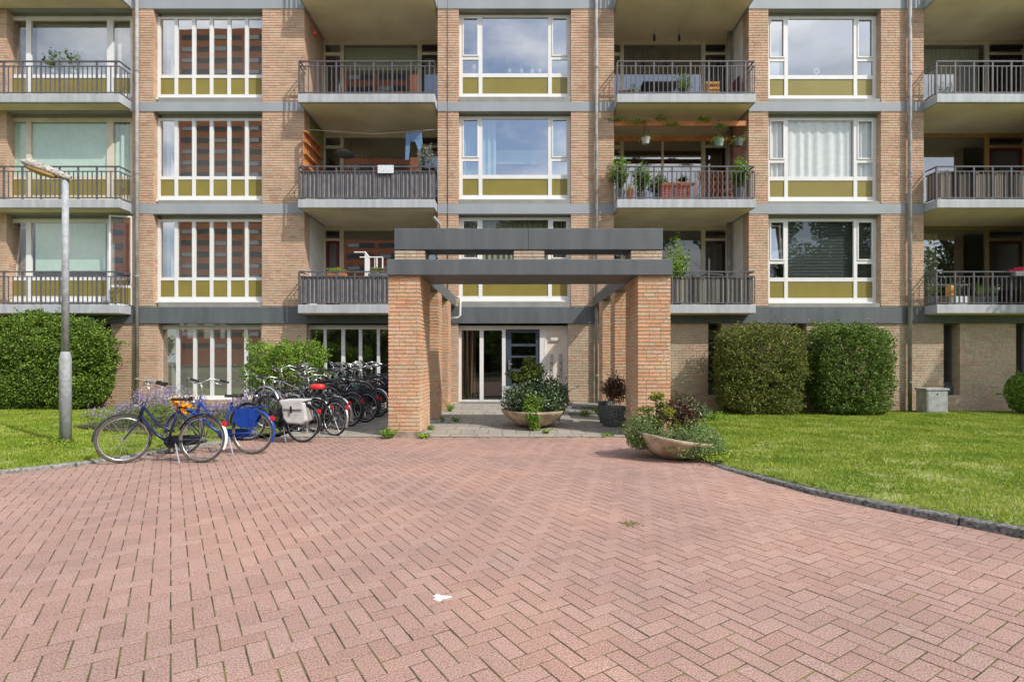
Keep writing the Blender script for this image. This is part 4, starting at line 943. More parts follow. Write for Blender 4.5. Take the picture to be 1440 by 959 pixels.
    if basket:
        bk = MB()
        for k in range(6):
            z = .78+k*.045; s = .11+.012*k
            bk.tube([(1.0-s+.03, -.15-.01*k, z), (1.03+s, -.15-.01*k, z), (1.03+s, .15+.01*k, z), (1.0-s+.03, .15+.01*k, z), (1.0-s+.03, -.15-.01*k, z)], .0045, 4)
        for k in range(-3, 4): bk.tube([(1.0+.12, k*.045, .78), (1.03+.17, k*.052, 1.0)], .004, 4); bk.tube([(.92, k*.045, .78), (.86, k*.052, 1.0)], .004, 4)
        srot(bk).build('basket', 'black', root)
    root.location = loc; root.rotation_euler = (R(lean), R(pitch), R(head))
    return root
M['bike_blue'] = pmat('bike_blue', (.012, .05, .28), .3, .15, 10)
M['bike_navy'] = pmat('bike_navy', (.012, .018, .06), .3, .15, 10)
M['bike_teal'] = pmat('bike_green', (.03, .14, .10), .35, .15, 10)
M['bike_grey'] = pmat('bike_grey', (.16, .17, .18), .35, .15, 10)
M['bike_wine'] = pmat('bike_wine', (.16, .012, .02), .35, .15, 10)
white_f = cm('white_enamel', (.75, .75, .75), .35)
bicycle((-4.48, 7.68, .0), 180, 'navy blue bicycle nearest the camera with white rear mudguard and turned front wheel', 'bike_navy', 'black', steer=35, lean=5, rearf=white_f, tyre='rubber_dusty', bars='chrome')
bicycle((-4.10, 8.38, .0), 177, 'bright blue bicycle with blue skirt guard, second from the lawn end', 'bike_blue', 'bike_blue', steer=-8, lean=4, skirt='bike_blue', tyre='rubber_dusty')
bicycle((-3.80, 9.58, .0), 168, 'black bicycle carrying pale grey panniers on its rack', 'black', 'black', steer=5, lean=5)
zb_ = ramp(10.4)
bicycle((-3.47, 10.28, .01), 150, 'black bicycle under the red saddle cover, bright rear mudguard', 'black', 'black', rearf='chrome', steer=10, lean=4)
bicycle((-3.62, 11.0, .04), 158, 'grey bicycle with silver handlebar behind the one with the red saddle cover', 'bike_grey', 'chrome', steer=-6, lean=-3)
bicycle((-3.38, 12.05, .065), 160, 'large black bicycle with full black mudguards closest to the front left pillar', 'black', 'black', steer=4, lean=4, high=True, skirt=None)
rest = [(-3.55, 11.45, 154, 'black', 'black', False, 'black bicycle with a wire front basket, squeezed behind the grey bicycle'),
 (-3.52, 12.5, 163, 'bike_teal', 'black', True, 'dark green bicycle with high crossbar in the middle of the rack row'),
 (-3.35, 12.95, 156, 'bike_grey', 'chrome', False, 'grey bicycle with chrome mudguards behind the green bicycle'),
 (-3.5, 13.4, 165, 'black', 'black', True, 'black crossbar bicycle four places from the far end of the row'),
 (-3.3, 13.85, 158, 'bike_wine', 'black', False, 'wine red bicycle third from the far end of the row'),
 (-3.45, 14.3, 162, 'black', 'chrome', False, 'black bicycle with chrome mudguards second from the far end of the row'),
 (-3.3, 14.8, 160, 'bike_navy', 'black', True, 'navy bicycle at the far end, nearest the building windows'),
 (-4.9, 10.9, 20, 'black', 'black', False, 'black bicycle facing the opposite way with its wheel in the planting bed'),
 (-4.75, 11.8, 12, 'bike_grey', 'black', True, 'grey bicycle facing the row from the planting bed side'),
 (-4.7, 12.6, 18, 'black', 'chrome', False, 'black bicycle with chrome guards facing the row, halfway along the bed'),
 (-4.8, 13.3, 8, 'black', 'black', True, 'black bicycle facing the row, close to the green shrub'),
 (-4.75, 14.0, 15, 'bike_teal', 'chrome', False, 'green bicycle facing the row, nearest the ground floor windows'),
 (-3.25, 15.3, 165, 'black', 'black', True, 'black bicycle parked last, right against the window wall')]
rest += [(-4.05, 10.75, 172, 'bike_grey', 'chrome', True, 'silver bicycle wedged between the rack row and the bed, nearest the paving'),
 (-4.1, 11.9, 150, 'black', 'chrome', False, 'black bicycle wedged deep in the rack row under the green shrub'),
 (-3.9, 13.1, 172, 'bike_grey', 'chrome', False, 'silver bicycle wedged in the middle of the far rack row'),
 (-3.95, 14.1, 150, 'bike_grey', 'black', True, 'grey bicycle wedged in the far rack row before the window frames')]
for i, (x, y, h, f, fe, hi, lab) in enumerate(rest):
    bicycle((x, y, ramp(y) if x > -4.4 else .07), h, lab, f, fe, steer=random.uniform(-15, 15), lean=random.uniform(-4, 6), high=hi, basket=i in (0, 3, 5), skirt='black' if i in (1, 4) else None, pitch=-11 if i % 2 else -2)
# things on the bicycles
def soft(name, poly_boxes, mat, label, cat, org, bevel=.02):
    m = MB()
    for b in poly_boxes: m.box(*b)
    o = m.build(name, mat, org=org); tag(o, label, cat)
    md = o.modifiers.new('bevel', 'BEVEL'); md.width = bevel; md.segments = 3
    return o
pm = cm('pannier_canvas', (.46, .45, .44), .85, .1, bump=.5, bs=14)
root = empty('pannier_bag', (-3.80, 9.5, .3), 'pale grey canvas double pannier bag on the black bicycle rack', 'bag')
for s in (-1, 1):
    o = MB().prism([(-4.08, .74), (-3.68, .72), (-3.63, .40), (-3.72, .34), (-3.98, .36), (-4.04, .45)], 9.53+s*.13-.055, 9.53+s*.13+.055).build('bag', pm, root, bevel=.03)
o = MB().box(-4.09, -3.68, 9.32, 9.74, .735, .765).build('flap', pm, root, bevel=.012)
MB().prism([(-4.08, .75), (-3.69, .74), (-3.70, .60), (-4.02, .61)], 9.315, 9.335).build('front_flap', pm, root, bevel=.008)
MB().box(-3.90, -3.87, 9.305, 9.318, .54, .66).build('strap', 'black', root)
rc = MB(); xx, yy = X(446, 10.4), 10.42
rc.lathe([(0, .055), (.09, .05), (.125, .02), (.13, -.03), (.11, -.05)], (xx-.0, yy, .945), 18, sx=1.15, sy=.75)
tag(rc.build('saddle_cover', cm('red_vinyl', (.62, .03, .03), .35), org=(xx, yy, .9), smooth=True), 'bright red saddle cover on a bicycle in the row', 'saddle cover')
V, Fc = leaves(np.array([(X(257, 8.0), 8.0, .0)])+rng.normal(size=(60, 3))*np.array([.055, .04, .055])+np.array([0, 0, Z(568, 8.0)]), .05, asp=.8)
tag(npmesh('rain_cape', V, Fc, cm('orange_cloth', (.80, .30, .01), .6), org=(X(257, 8), 8, .75)), 'crumpled orange bag tied behind the saddle of the navy bicycle', 'bag')
# rack bars
m = MB()
for y in (10.6, 14.9): m.tube([(-4.1, y, -.0), (-4.1, y, .55)], .02, 8)
m.tube([(-4.1, 10.6, .42), (-4.1, 14.9, .5)], .018, 8)
tag(m.build('bicycle_rack', 'zinc', org=(-4.1, 12.7, 0)), 'low galvanised bicycle rack under the row of bicycles', 'bicycle rack')

# ============================================================ curtains, blinds
def curtain(x0, x1, z0, z1, y, col, label, amp=.035, wl=.16, cat='curtain', name='curtain'):
    n = max(6, int((x1-x0)/wl*6)); V = []; Fc = []
    for i in range(n+1):
        x = x0+(x1-x0)*i/n; dy = amp*math.sin(2*math.pi*x/wl+math.sin(x*5)); V += [(x, y+dy, z0), (x, y+dy*.8, z1)]
    for i in range(n): Fc.append((2*i, 2*i+2, 2*i+3, 2*i+1))
    key = 'cl_'+name+str(col); m = cm(key, col, .9, .06, trans=.12)
    tag(npmesh(name, np.array(V), np.array(Fc), m, org=((x0+x1)/2, y, z0)), label, cat)
def blind(x0, x1, z0, z1, y, col, label, slats=False):
    m = MB()
    if slats:
        z = z0
        while z < z1: m.box(x0, x1, y, y+.03, z, z+.022); z += .045
    else: m.box(x0, x1, y, y+.006, z0, z1)
    tag(m.build('window_blind', cm('bl_'+str(col), col, .85, .05), org=((x0+x1)/2, y, z0)), label, 'blind')
wz_ = lambda r, py: wz(py+OFF[r])
blind(wx(43), wx(151), wz_(1, 106), wz_(1, 28), 16.62, (.42, .44, .50), 'grey blind in the top left window')
curtain(wx(158), wx(184), wz_(1, 132), wz_(1, 28), 16.62, (.55, .52, .52), 'greyish curtain behind the top left balcony door')
blind(wx(14), wx(151), wz_(2, 106), wz_(2, 28), 16.47, (.44, .60, .51), 'mint green blind in the middle left window')
curtain(wx(158), wx(184), wz_(2, 132), wz_(2, 28), 16.52, (.44, .58, .51), 'mint curtain behind the middle left balcony door')
blind(wx(47), wx(146), wz_(3, 96), wz_(3, 28), 16.47, (.42, .56, .48), 'half lowered pale green roman blind in the lower left window')
curtain(wx(678), wx(697), wz_(2, 104), wz_(2, 24), 16.6, (.42, .58, .60), 'narrow teal curtain at the left of the middle centre window')
curtain(wx(650), wx(674), wz_(2, 104), wz_(2, 24), 16.6, (.36, .52, .58), 'teal curtain in the small left sash of the middle centre window')
curtain(wx(776), wx(800), wz_(2, 104), wz_(2, 24), 16.6, (.38, .55, .60), 'teal curtain in the small right sash of the middle centre window')
blind(wx(678), wx(771), wz_(2, 80), wz_(2, 60), 16.9, (.30, .42, .30), 'green blind low in the middle centre window')
curtain(wx(650), wx(800), wz_(3, 106), wz_(3, 24), 16.65, (.26, .27, .20), 'drab olive curtain behind the lower centre window above the canopy')
curtain(wx(1082), wx(1104), wz_(2, 106), wz_(2, 26), 16.50, (.62, .65, .66), 'white net curtain in the left sash of the middle right window')
curtain(wx(1110), wx(1200), wz_(2, 106), wz_(2, 26), 16.485, (.66, .68, .68), 'full width white net curtain in the middle right window', amp=.022, wl=.3)
curtain(wx(1205), wx(1229), wz_(2, 106), wz_(2, 26), 16.50, (.62, .65, .66), 'white net curtain in the right sash of the middle right window')
blind(wx(1082), wx(1104), wz_(1, 106), wz_(1, 26), 16.75, (.55, .58, .62), 'pale blind in the left sash of the top right window')
blind(wx(1108), wx(1201), wz_(3, 106), wz_(3, 26), 16.55, (.09, .11, .105), 'dark venetian blind in the large pane of the lower right window', True)
blind(wx(1205), wx(1229), wz_(3, 106), wz_(3, 26), 16.55, (.08, .095, .095), 'dark venetian blind in the right sash of the lower right window', True)
kb = .0235
curtain(c7[0]+.1, 15.4, FL[1]+.5, FL[1]+2.6, 17.98, (.42, .45, .40), 'long grey green curtain behind the top right balcony')
curtain(c7[0]+.1, 13.5, FL[2]+.5, FL[2]+2.6, 17.98, (.62, .58, .46), 'cream curtain behind the reed screened right balcony')
curtain(c7[0]+.1, 14.0, FL[3]+.5, FL[3]+2.6, 17.98, (.45, .45, .36), 'drab curtain behind the lowest right balcony', wl=.12)
blind(-5.7, -3.25, FL[1]+1.9, FL[1]+2.65, 17.98, (.30, .38, .30), 'green blind half down behind the top balcony left of centre')
blind(-5.7, -2.4, FL[3]+.6, FL[3]+2.65, 18.0, (.07, .07, .065), 'dark venetian blind behind the grey screened lower balcony', True)
curtain(-5.7, -4.9, FL[2]+.5, FL[2]+2.6, 18.0, (.10, .09, .08), 'dark brown curtain behind the laundry balcony')
curtain(3.55, 4.9, FL[1]+.5, FL[1]+2.6, 18.0, (.07, .06, .07), 'dark curtain at the left behind the dining balcony')
curtain(D_(650), D_(668), .2, 2.4, 16.9, (.32, .24, .16), 'brown striped curtain inside the entrance glass', wl=.1)

# open casements and tilted windows are parts of the building
def casement(x0, x1, z0, z1, y, ang, side=-1, name='open_casement'):
    t = .05; m = MB(); w_ = x1-x0
    m.box(0, t, 0, .04, 0, z1-z0); m.box(w_-t, w_, 0, .04, 0, z1-z0); m.box(t, w_-t, .003, .037, 0, t); m.box(t, w_-t, .003, .037, z1-z0-t, z1-z0)
    if name == 'open_door': m.box(t, w_-t, .003, .037, .52, .60)
    p_ = MB().quad((t, .02, t), (w_-t, .02, t), (w_-t, .02, z1-z0-t), (t, .02, z1-z0-t))
    if name == 'open_door': p_ = MB().quad((t, .02, .6), (w_-t, .02, .6), (w_-t, .02, z1-z0-t), (t, .02, z1-z0-t))
    if side == 0: T = Matrix.Translation((x0, y, z0)) @ Matrix.Rotation(R(ang), 4, 'X')
    else: T = Matrix.Translation((x0 if side < 0 else x1, y, z0)) @ Matrix.Rotation(R(-ang if side < 0 else ang), 4, 'Z') @ Matrix.Translation((0 if side < 0 else -w_, 0, 0))
    m.xf(T); p_.xf(T); f = m.build(name, 'white', B); p_.build('pane', 'glassb', f)
    if name == 'open_door': MB().box(t, w_-t, .012, .028, .06, .52).xf(T).build('panel', 'olive', f)
    return f
casement(wx(16), wx(36), wz_(1, 105), wz_(1, 31), 16.5, -6, 0); casement(wx(16), wx(36), wz_(3, 105), wz_(3, 31), 16.5, -6, 0)
casement(wx(1083), wx(1102.5), wz_(3, 84), wz_(3, 29), 16.48, -7, 0)
casement(X(152, 16.05), X(183, 16.1), FL[3]+.03, wz_(3, 22), 16.2, 14, 1, 'open_door')

# ============================================================ balcony contents
def leafpot(x, y, z, r, h, label, potm, mat='leaf_bright', n=240, size=.04, ph=.22, pr=.12, seed=0, cat='potted plant'):
    root = empty('potted_plant', (x, y, z), label, cat)
    MB().lathe([(0, 0), (pr*.75, 0), (pr, ph), (pr*.9, ph), (pr*.86, ph*.9), (0, ph*.9)], (x, y, z), 14).build('pot', potm, root, smooth=False)
    V, Fc = clump((x, y, z+ph*.9), r, h, n, size, mat, seed=seed); npmesh('foliage', V, Fc, mat, root); return root
terr = cm('terracotta', (.42, .17, .09), .8); gpot = cm('grey_pot', (.16, .17, .18), .7); wpot = cm('white_pot', (.55, .53, .5), .6)
def hangpot(x, y, z, ztop, r, label, potm, n=140, seed=0, mat='leaf_bright'):
    root = empty('hanging_pot', (x, y, z), label, 'hanging pot')
    MB().lathe([(0, 0), (r*.7, 0), (r, r*1.4), (r*.9, r*1.4), (0, r*1.3)], (x, y, z), 14).build('pot', potm, root)
    m = MB()
    for a in (0, 2.1, 4.2): m.tube([(x+r*math.cos(a), y+r*math.sin(a), z+r*1.35), (x, y, ztop)], .004, 4)
    m.build('cord', 'black', root); V, Fc = clump((x, y, z+r*1.2), r*2, r*2.6, n, .03, mat, seed=seed, droop=.8); npmesh('foliage', V, Fc, mat, root)
def chair(x, y, z, ang, mat, label, s=1.):
    root = empty('garden_chair', (0, 0, 0), label, 'chair')
    MB().box(-.22, .22, -.21, .21, .42, .45).build('seat', mat, root, bevel=.008); MB().box(-.22, .22, .19, .22, .5, .9).build('backrest', mat, root, bevel=.008)
    for a in (-.2, .2):
        for b in (-.19, .2): MB().tube([(a, b, 0), (a*.95, b, .5 if b > 0 else .42)], .012, 6).build('leg', 'black', root)
    root.location = (x, y, z); root.rotation_euler = (0, 0, R(ang))
def table(x, y, z, w_, d, mat, label, h=.73):
    root = empty('garden_table', (x, y, z), label, 'table')
    MB().box(x-w_/2, x+w_/2, y-d/2, y+d/2, z+h-.03, z+h).build('tabletop', mat, root)
    for a in (-1, 1):
        for b in (-1, 1): MB().tube([(x+a*(w_/2-.05), y+b*(d/2-.05), z), (x+a*(w_/2-.05), y+b*(d/2-.05), z+h-.03)], .015, 6).build('leg', mat, root)
# col 3 top: sofa bench, plant, black figure (cat-like table things)
z = FL[1]
table(-5.0, 17.0, z, 1.0, .5, gpot, 'low dark table on the top balcony left of centre', h=.5)
chair(-5.75, 17.0, z, -80, gpot, 'grey chair at the left end of the top balcony left of centre')
chair(-4.1, 17.1, z, 30, 'black', 'black chair in the middle of the top balcony left of centre')
table(-3.2, 17.3, z, .5, .4, cm('orange_brown_wood', (.35, .14, .05)), 'small reddish wooden side table on the top balcony left of centre', h=.6)
leafpot(-2.65, 16.9, z, .2, .55, 'snake plant in a round white pot at a top balcony right end', wpot, 'leaf_mid', 160, .05, .28, .17, 101)
ob = MB().lathe([(0, 0), (.05, .01), (.06, .12), (.0, .16)], (-6.15, 16.5, 11.35), 12).tube([(-6.15, 16.5, 11.5), (-6.2, 16.45, 11.8)], .006, 5); tag(ob.build('wind_chime', cm('red_paint', (.5, .03, .02), .4), org=(-6.15, 16.5, 11.4)), 'red and white hanging ornament on the brick side wall of the top balcony', 'ornament')
# laundry balcony
z = FL[2]
m = MB()
for k in range(9): m.box(-6.30, -6.27, 15.95+k*.16, 16.03+k*.16, z+1.0, z+2.1)
for zz in (1.05, 1.4, 1.75, 2.05): m.box(-6.27, -6.18, 15.93, 17.35, z+zz, z+zz+.05)
tag(m.build('wall_rack', 'wood', org=(-6.3, 16.6, z+1)), 'orange wooden slatted rack on the side wall of the laundry balcony', 'rack')
root = empty('patio_heater', (-5.35, 16.8, z), 'dark umbrella shaped lamp on the left of the laundry balcony', 'lamp')
MB().tube([(-5.35, 16.8, z), (-5.35, 16.8, z+2.1)], .015, 8).build('pole', 'black', root); MB().lathe([(0, .18), (.18, .12), (.33, 0), (.30, -.03), (.1, -.1), (0, -.12)], (-5.35, 16.8, z+1.72), 20).build('shade', cm('dark_shade', (.07, .07, .07), .4), root, smooth=True)
MB().tube([(-6.3, 16.0, z+2.22), (-4.3, 16.1, z+2.12), (-2.4, 16.0, z+2.22)], .005, 4)
tag(MB().tube([(-6.3, 16.3, z+2.28), (-4.3, 16.3, z+2.14), (-2.4, 16.3, z+2.28)], .006, 4).build('washing_line', 'plaster', org=(-4.3, 16.3, z+2.2)), 'white washing line across the laundry balcony', 'washing line')
jm = cm('denim', (.12, .21, .36), .9, .2, vs=12)
j = MB(); yj = 16.3; jx = X(575, 16.3)
def P_(px, py): return (X(px, yj), Z(py, yj))
j.prism([P_(570, 187), P_(592.5, 185.5), P_(594, 200), P_(592, 214), P_(588.5, 214), P_(584, 200), P_(577, 200), P_(574.5, 226), P_(569.5, 225.5), P_(570.5, 200)], yj-.02, yj+.03)
tag(j.build('jeans', jm, org=(jx, yj, z+1.6), bevel=.01), 'pair of blue jeans drying upside on the washing line', 'jeans')
V, Fc = merge([bl((X(600, 16.2), 16.2, Z(222, 16.2)), (.28, .2, .33), 700, .028, 105)])
plantobj('flowering_plant', [('foliage', (V, Fc), 'leaf_dark'), ('flower', bl((X(600, 16.15), 16.1, Z(220, 16.1)), (.27, .2, .33), 260, .02, 106), leafm('pale_pink', (.45, .30, .42), (.7, .6, .68)))], (X(600, 16.2), 16.2, z), 'tall plant with pale pink flowers right of the jeans', 'plant')
leafpot(X(533, 16.4), 16.4, z, .2, .75, 'small olive like plant in the middle of the laundry balcony', gpot, 'leaf_dark', 180, .028, .5, .13, 107)
m = MB(); yc = YB+.02; a, b = X(531, YB), X(553.5, YB); zt = z+.985
m.box(a, b, yc-.012, yc-.004, zt-.23, zt); m.box(a+.01, b, yc-.008, yc+.09, zt+.0, zt+.008)
tag(m.build('cloth', cm('printed_cloth', (.62, .66, .68), .9, .2, vs=30), org=(a, yc, zt-.2), bevel=.003), 'white patterned cloth hung over the laundry balcony railing', 'cloth')
# col 3 lower: white shelf frame and window boxes
z = FL[3]
root = empty('white_shelf', (X(517, 16.2), 16.2, z), 'white folding drying rack standing on the lower left of centre balcony', 'drying rack')
m = MB(); yy = 16.2
def seg(p, q, t=.022): 
    m.tube([(X(p[0], yy), yy, Z(p[1], yy)), (X(q[0], yy), yy, Z(q[1], yy))], t, 6)
seg((498, 355), (513, 355)); seg((506, 362), (513, 362)); seg((513, 354), (520, 363)); seg((520, 362), (538, 362)); seg((538, 362), (538, 392)); seg((530, 362), (530, 392)); seg((527, 362), (527, 392), .014)
m.build('frame', 'white', root); MB().prism([(X(513, yy), Z(355, yy)), (X(520, yy), Z(364, yy)), (X(520, yy), Z(395, yy)), (X(513, yy), Z(395, yy))], yy-.01, yy+.02).build('panel', 'white', root)
for i, (p0, p1, mt_, lb) in enumerate(((461, 488, 'leaf_bright', 'basket of yellow green flowers on the railing beside the red balcony door'), (519, 545, 'leaf_mid', 'flower box with red blooms on the railing right of the white drying rack'))):
    xa, xb = X(p0, 15.95), X(p1, 15.95); root = empty('flower_box', ((xa+xb)/2, 15.9, z+.82), lb, 'flower box')
    MB().box(xa, xb, 15.83, 15.98, z+.80, z+.94).build('box', terr if i == 0 else gpot, root, bevel=.01)
    V, Fc = bl(((xa+xb)/2, 15.9, z+1.02), ((xb-xa)/2, .1, .1), 330, .028, 110+i); npmesh('foliage', V, Fc, mt_, root)
    V, Fc = bl(((xa+xb)/2+.05, 15.87, z+1.05), ((xb-xa)/2.6, .1, .06), 40, .022, 112+i); npmesh('flower', V, Fc, leafm('bloom%d' % i, (.5, .38, .04) if i == 0 else (.5, .03, .03), (.7, .55, .1) if i == 0 else (.7, .06, .05)), root)
# col 5 top: dining balcony
z = FL[1]
table(4.4, 16.7, z, 1.1, .6, 'black', 'black dining table on the top balcony right of centre')
chair(3.3, 16.6, z, 80, cm('chair_red', (.2, .05, .05)), 'dark red chair at the left end of the dining balcony')
chair(3.9, 17.2, z, 0, gpot, 'grey chair behind the left of the black dining table'); chair(4.8, 17.2, z, 0, cm('pale_chair', (.5, .5, .48)), 'pale chair behind the right of the black dining table')
chair(6.55, 16.6, z, -85, cm('burgundy_cloth', (.11, .03, .045), .9), 'folded burgundy deck chair at the right end of the dining balcony')
leafpot(X(960, 16.6), 16.5, z, .35, 1.0, 'large leafy plant in the middle of the dining balcony', gpot, 'leaf_mid', 700, .04, .3, .17, 120)
leafpot(X(893, 16.3), 16.3, z, .18, .5, 'small plant left on the dining balcony floor', terr, 'leaf_mid', 150, .03, .25, .12, 121)
m = MB(); xa, xb = X(993, 16.1), X(1011, 16.1)
for k in range(4): m.box(xa, xb, 16.05, 16.07, z+.05+k*.13, z+.14+k*.13); m.box(xa, xb, 16.35, 16.37, z+.05+k*.13, z+.14+k*.13)
for q in (xa, xb-.03): m.box(q, q+.03, 16.071, 16.349, z+.03, z+.55)
tag(m.build('wooden_crate', cm('crate_wood', (.62, .28, .06), .7), org=((xa+xb)/2, 16.2, z)), 'orange wooden crate on the dining balcony floor', 'crate')
for px in (920, 955):
    xx = X(px, 17.1); root = empty('pendant_lamp', (xx, 17.1, z+2.3), 'left of two black pendant lamps above the dining balcony' if px == 920 else 'right of two black pendant lamps above the dining balcony', 'lamp')
    MB().tube([(xx, 17.1, z+1.6), (xx, 17.1, z+2.8)], .004, 4).build('cord', 'black', root); MB().lathe([(0, .1), (.03, .1), (.045, -.08), (0, -.1)], (xx, 17.1, z+2.45), 10).build('lamp_shade', 'black', root)
# col 5 middle: green balcony with wooden beams
z = FL[2]
for yb_, zz, h_, x0_, x1_, lb in ((16.25, z+2.37, .15, c5[0]+.02, c5[1]-.02, 'front orange wooden beam under the ceiling of the plant filled balcony'), (17.2, z+2.30, .15, c5[0]+.02, c5[1]-.02, 'rear orange wooden beam behind the hanging pots')):
    tag(MB().box(x0_, x1_, yb_, yb_+.06, zz, zz+h_).build('wooden_beam', 'wood', org=((x0_+x1_)/2, yb_, zz), bevel=.005), lb, 'beam')
V, Fc = merge([bl((X(px, 16.2), 16.2, Z(py, 16.2)), (.28, .1, .09), 110, .035, 130+i) for i, (px, py) in enumerate(((868, 168), (930, 166), (945, 175), (990, 168), (1012, 178), (897, 172)))])
tag(npmesh('climbing_plant', V, Fc, 'leaf_bright', org=(4.7, 16.2, z+2.3)), 'green creeper trailing along the orange beam', 'climbing plant')
hangpot(X(908, 16.1), 16.1, Z(203, 16.1), z+2.5, .13, 'grey macrame hanging pot, leftmost of the three under the beams', cm('macrame', (.4, .4, .38), .9), 110, 140, 'leaf_mid')
hangpot(X(1011, 16.1), 16.1, Z(207, 16.1), z+2.5, .15, 'sage green hanging pot, middle of the three under the beams', cm('sage_pot', (.2, .27, .24), .7), 220, 141)
hangpot(X(1038, 16.3), 16.3, Z(206, 16.3), z+2.5, .14, 'dark hanging pot, rightmost of the three under the beams', gpot, 220, 142)
leafpot(X(872, 15.98), 15.98, z, .34, 1.35, 'tall leafy plant at the left corner of the plant filled balcony', gpot, 'leaf_bright', 800, .06, .35, .15, 143)
leafpot(X(903, 16.0), 16.05, z, .28, 1.1, 'second tall leafy plant on the plant filled balcony', gpot, 'leaf_bright', 800, .06, .3, .15, 144)
leafpot(X(886, 15.9), 15.92, z, .16, .3, 'yellow flowering pot low at the left of the plant filled balcony', terr, leafm('yellow_flower', (.5, .4, .02), (.75, .6, .05)), 120, .03, .3, .13, 145)
leafpot(X(925, 16.2), 16.2, z, .3, .8, 'bushy green plant left of the orange table', gpot, 'leaf_mid', 800, .055, .3, .15, 146)
leafpot(X(1040, 15.98), 16.0, z, .3, 1.1, 'rounded bush rising above the railing at the right corner', gpot, 'leaf_bright', 1000, .06, .4, .17, 147)
leafpot(X(1020, 16.1), 16.1, z, .2, .3, 'low red flowering pot near the right corner', gpot, leafm('magenta', (.5, .02, .12), (.2, .25, .05)), 160, .03, .2, .13, 148)
table(X(948, 16.7), 16.7, z, 1.15, .6, 'wood', 'orange wooden table among the plants')
m = MB(); xa, xb = X(928, 16.0), X(970, 16.0)
for k in range(7): m.box(xa, xb, 15.95, 15.965, z+.06+k*.07, z+.115+k*.07)
for q in (xa, (xa+xb)/2, xb-.03): m.box(q, q+.03, 15.966, 16.2, z+.02, z+.55)
tag(m.build('planter_box', cm('red_wood', (.35, .10, .06), .7), org=((xa+xb)/2, 16, z)), 'reddish slatted wooden box behind the railing of the plant filled balcony', 'planter box')
m = MB(); xa, xb = X(978, 15.9), X(1030, 15.9)
for k in range(-6, 9):
    for s in (1, -1):
        p0 = xa+k*.14; zA, zB = z+.06, z+.86; p1 = p0+s*.5
        q0, q1 = (p0, zA), (p1, zB); 
        lo, hi = xa, xb
        t0, t1 = 0., 1.
        dxx = p1-p0
        for lim, sg in ((lo, 1), (hi, -1)):
            ta = (lim-p0)/dxx
            if (dxx*sg) > 0: t0 = max(t0, ta)
            else: t1 = min(t1, ta)
        if t1-t0 > .05: m.tube([(p0+dxx*t0, 15.86+.008*s, zA+(zB-zA)*t0), (p0+dxx*t1, 15.86+.008*s, zA+(zB-zA)*t1)], .010, 4)
tag(m.build('trellis', cm('orange_trellis', (.55, .19, .08), .7), org=((xa+xb)/2, 15.87, z)), 'orange diamond trellis behind the railing of the plant filled balcony', 'trellis')
# col 5 lower
z = FL[3]
root = leafpot(X(951, 15.95), 15.98, z, .42, 2.15, 'tall young tree like plant on the lower balcony beside the canopy', gpot, 'leaf_bright', 1200, .055, .35, .18, 150)
tag(MB().tube([(X(1018, 15.9), 15.95, z+.9), (X(994, 15.9), 15.95, z+.93), (X(985, 15.9), 15.95, z+.86)], .025, 6).build('rolled_mat', 'black', org=(X(1000, 15.9), 15.95, z+.9)), 'dark rolled item laid on the railing of the reed screened lower balcony', 'mat')
# col 7
z = FL[1]
table(13.9, 17.0, z, 1.2, .6, 'white', 'white table on the top right balcony', h=.55)
leafpot(X(1330, 16.6), 16.6, z, .25, .8, 'small shrub at the left of the top right balcony', wpot, 'leaf_dark', 260, .03, .3, .16, 160)
chair(12.9, 17.1, z, 60, 'white', 'white chair on the top right balcony')
z = FL[3]
for i, (px, w_, h_, mt_, lb) in enumerate(((1312, .2, .55, 'leaf_mid', 'leafy pot at the left corner of the lowest right balcony'), (1345, .22, .7, 'leaf_dark', 'dark leaved pot second from the left on the lowest right balcony'), (1378, .22, .7, 'leaf_mid', 'green pot in the middle of the lowest right balcony'), (1395, .2, .55, 'leaf_dark', 'dark pot right of the middle on the lowest right balcony'))):
    leafpot(X(px, 16.3), 16.3, z, w_, h_, lb, gpot, mt_, 260, .03, .3, .14, 170+i)
table(X(1330, 16.8), 16.9, z, 1.3, .5, cm('weathered_wood', (.2, .18, .15)), 'weathered table on the lowest right balcony')
tag(MB().box(X(1333, 16.1), X(1340, 16.1), 16.05, 16.2, z+.3, z+.6).build('storage_box', cm('yellow_plastic', (.7, .33, .02), .4), org=(X(1336, 16.1), 16.1, z+.3), bevel=.02), 'small yellow container on the lowest right balcony', 'container')
tag(MB().box(X(1340, 16.05), X(1360, 16.05), 16.0, 16.2, z+.05, z+.28).build('storage_box', 'white', org=(X(1350, 16.1), 16.1, z), bevel=.01), 'low white box on the lowest right balcony floor', 'container')
xx = X(1432, 15.8); root = empty('flower_box', (xx, 15.8, z+.8), 'grey flower box with crimson blooms on the railing at the right picture edge', 'flower box')
MB().box(xx-.25, xx+.45, 15.62, 15.76, z+.82, z+.96).build('box', gpot, root, bevel=.01); V, Fc = bl((xx+.08, 15.7, z+1.02), (.36, .11, .08), 260, .026, 180); npmesh('flower', V, Fc, leafm('crimson', (.45, .01, .06), (.7, .03, .12)), root)
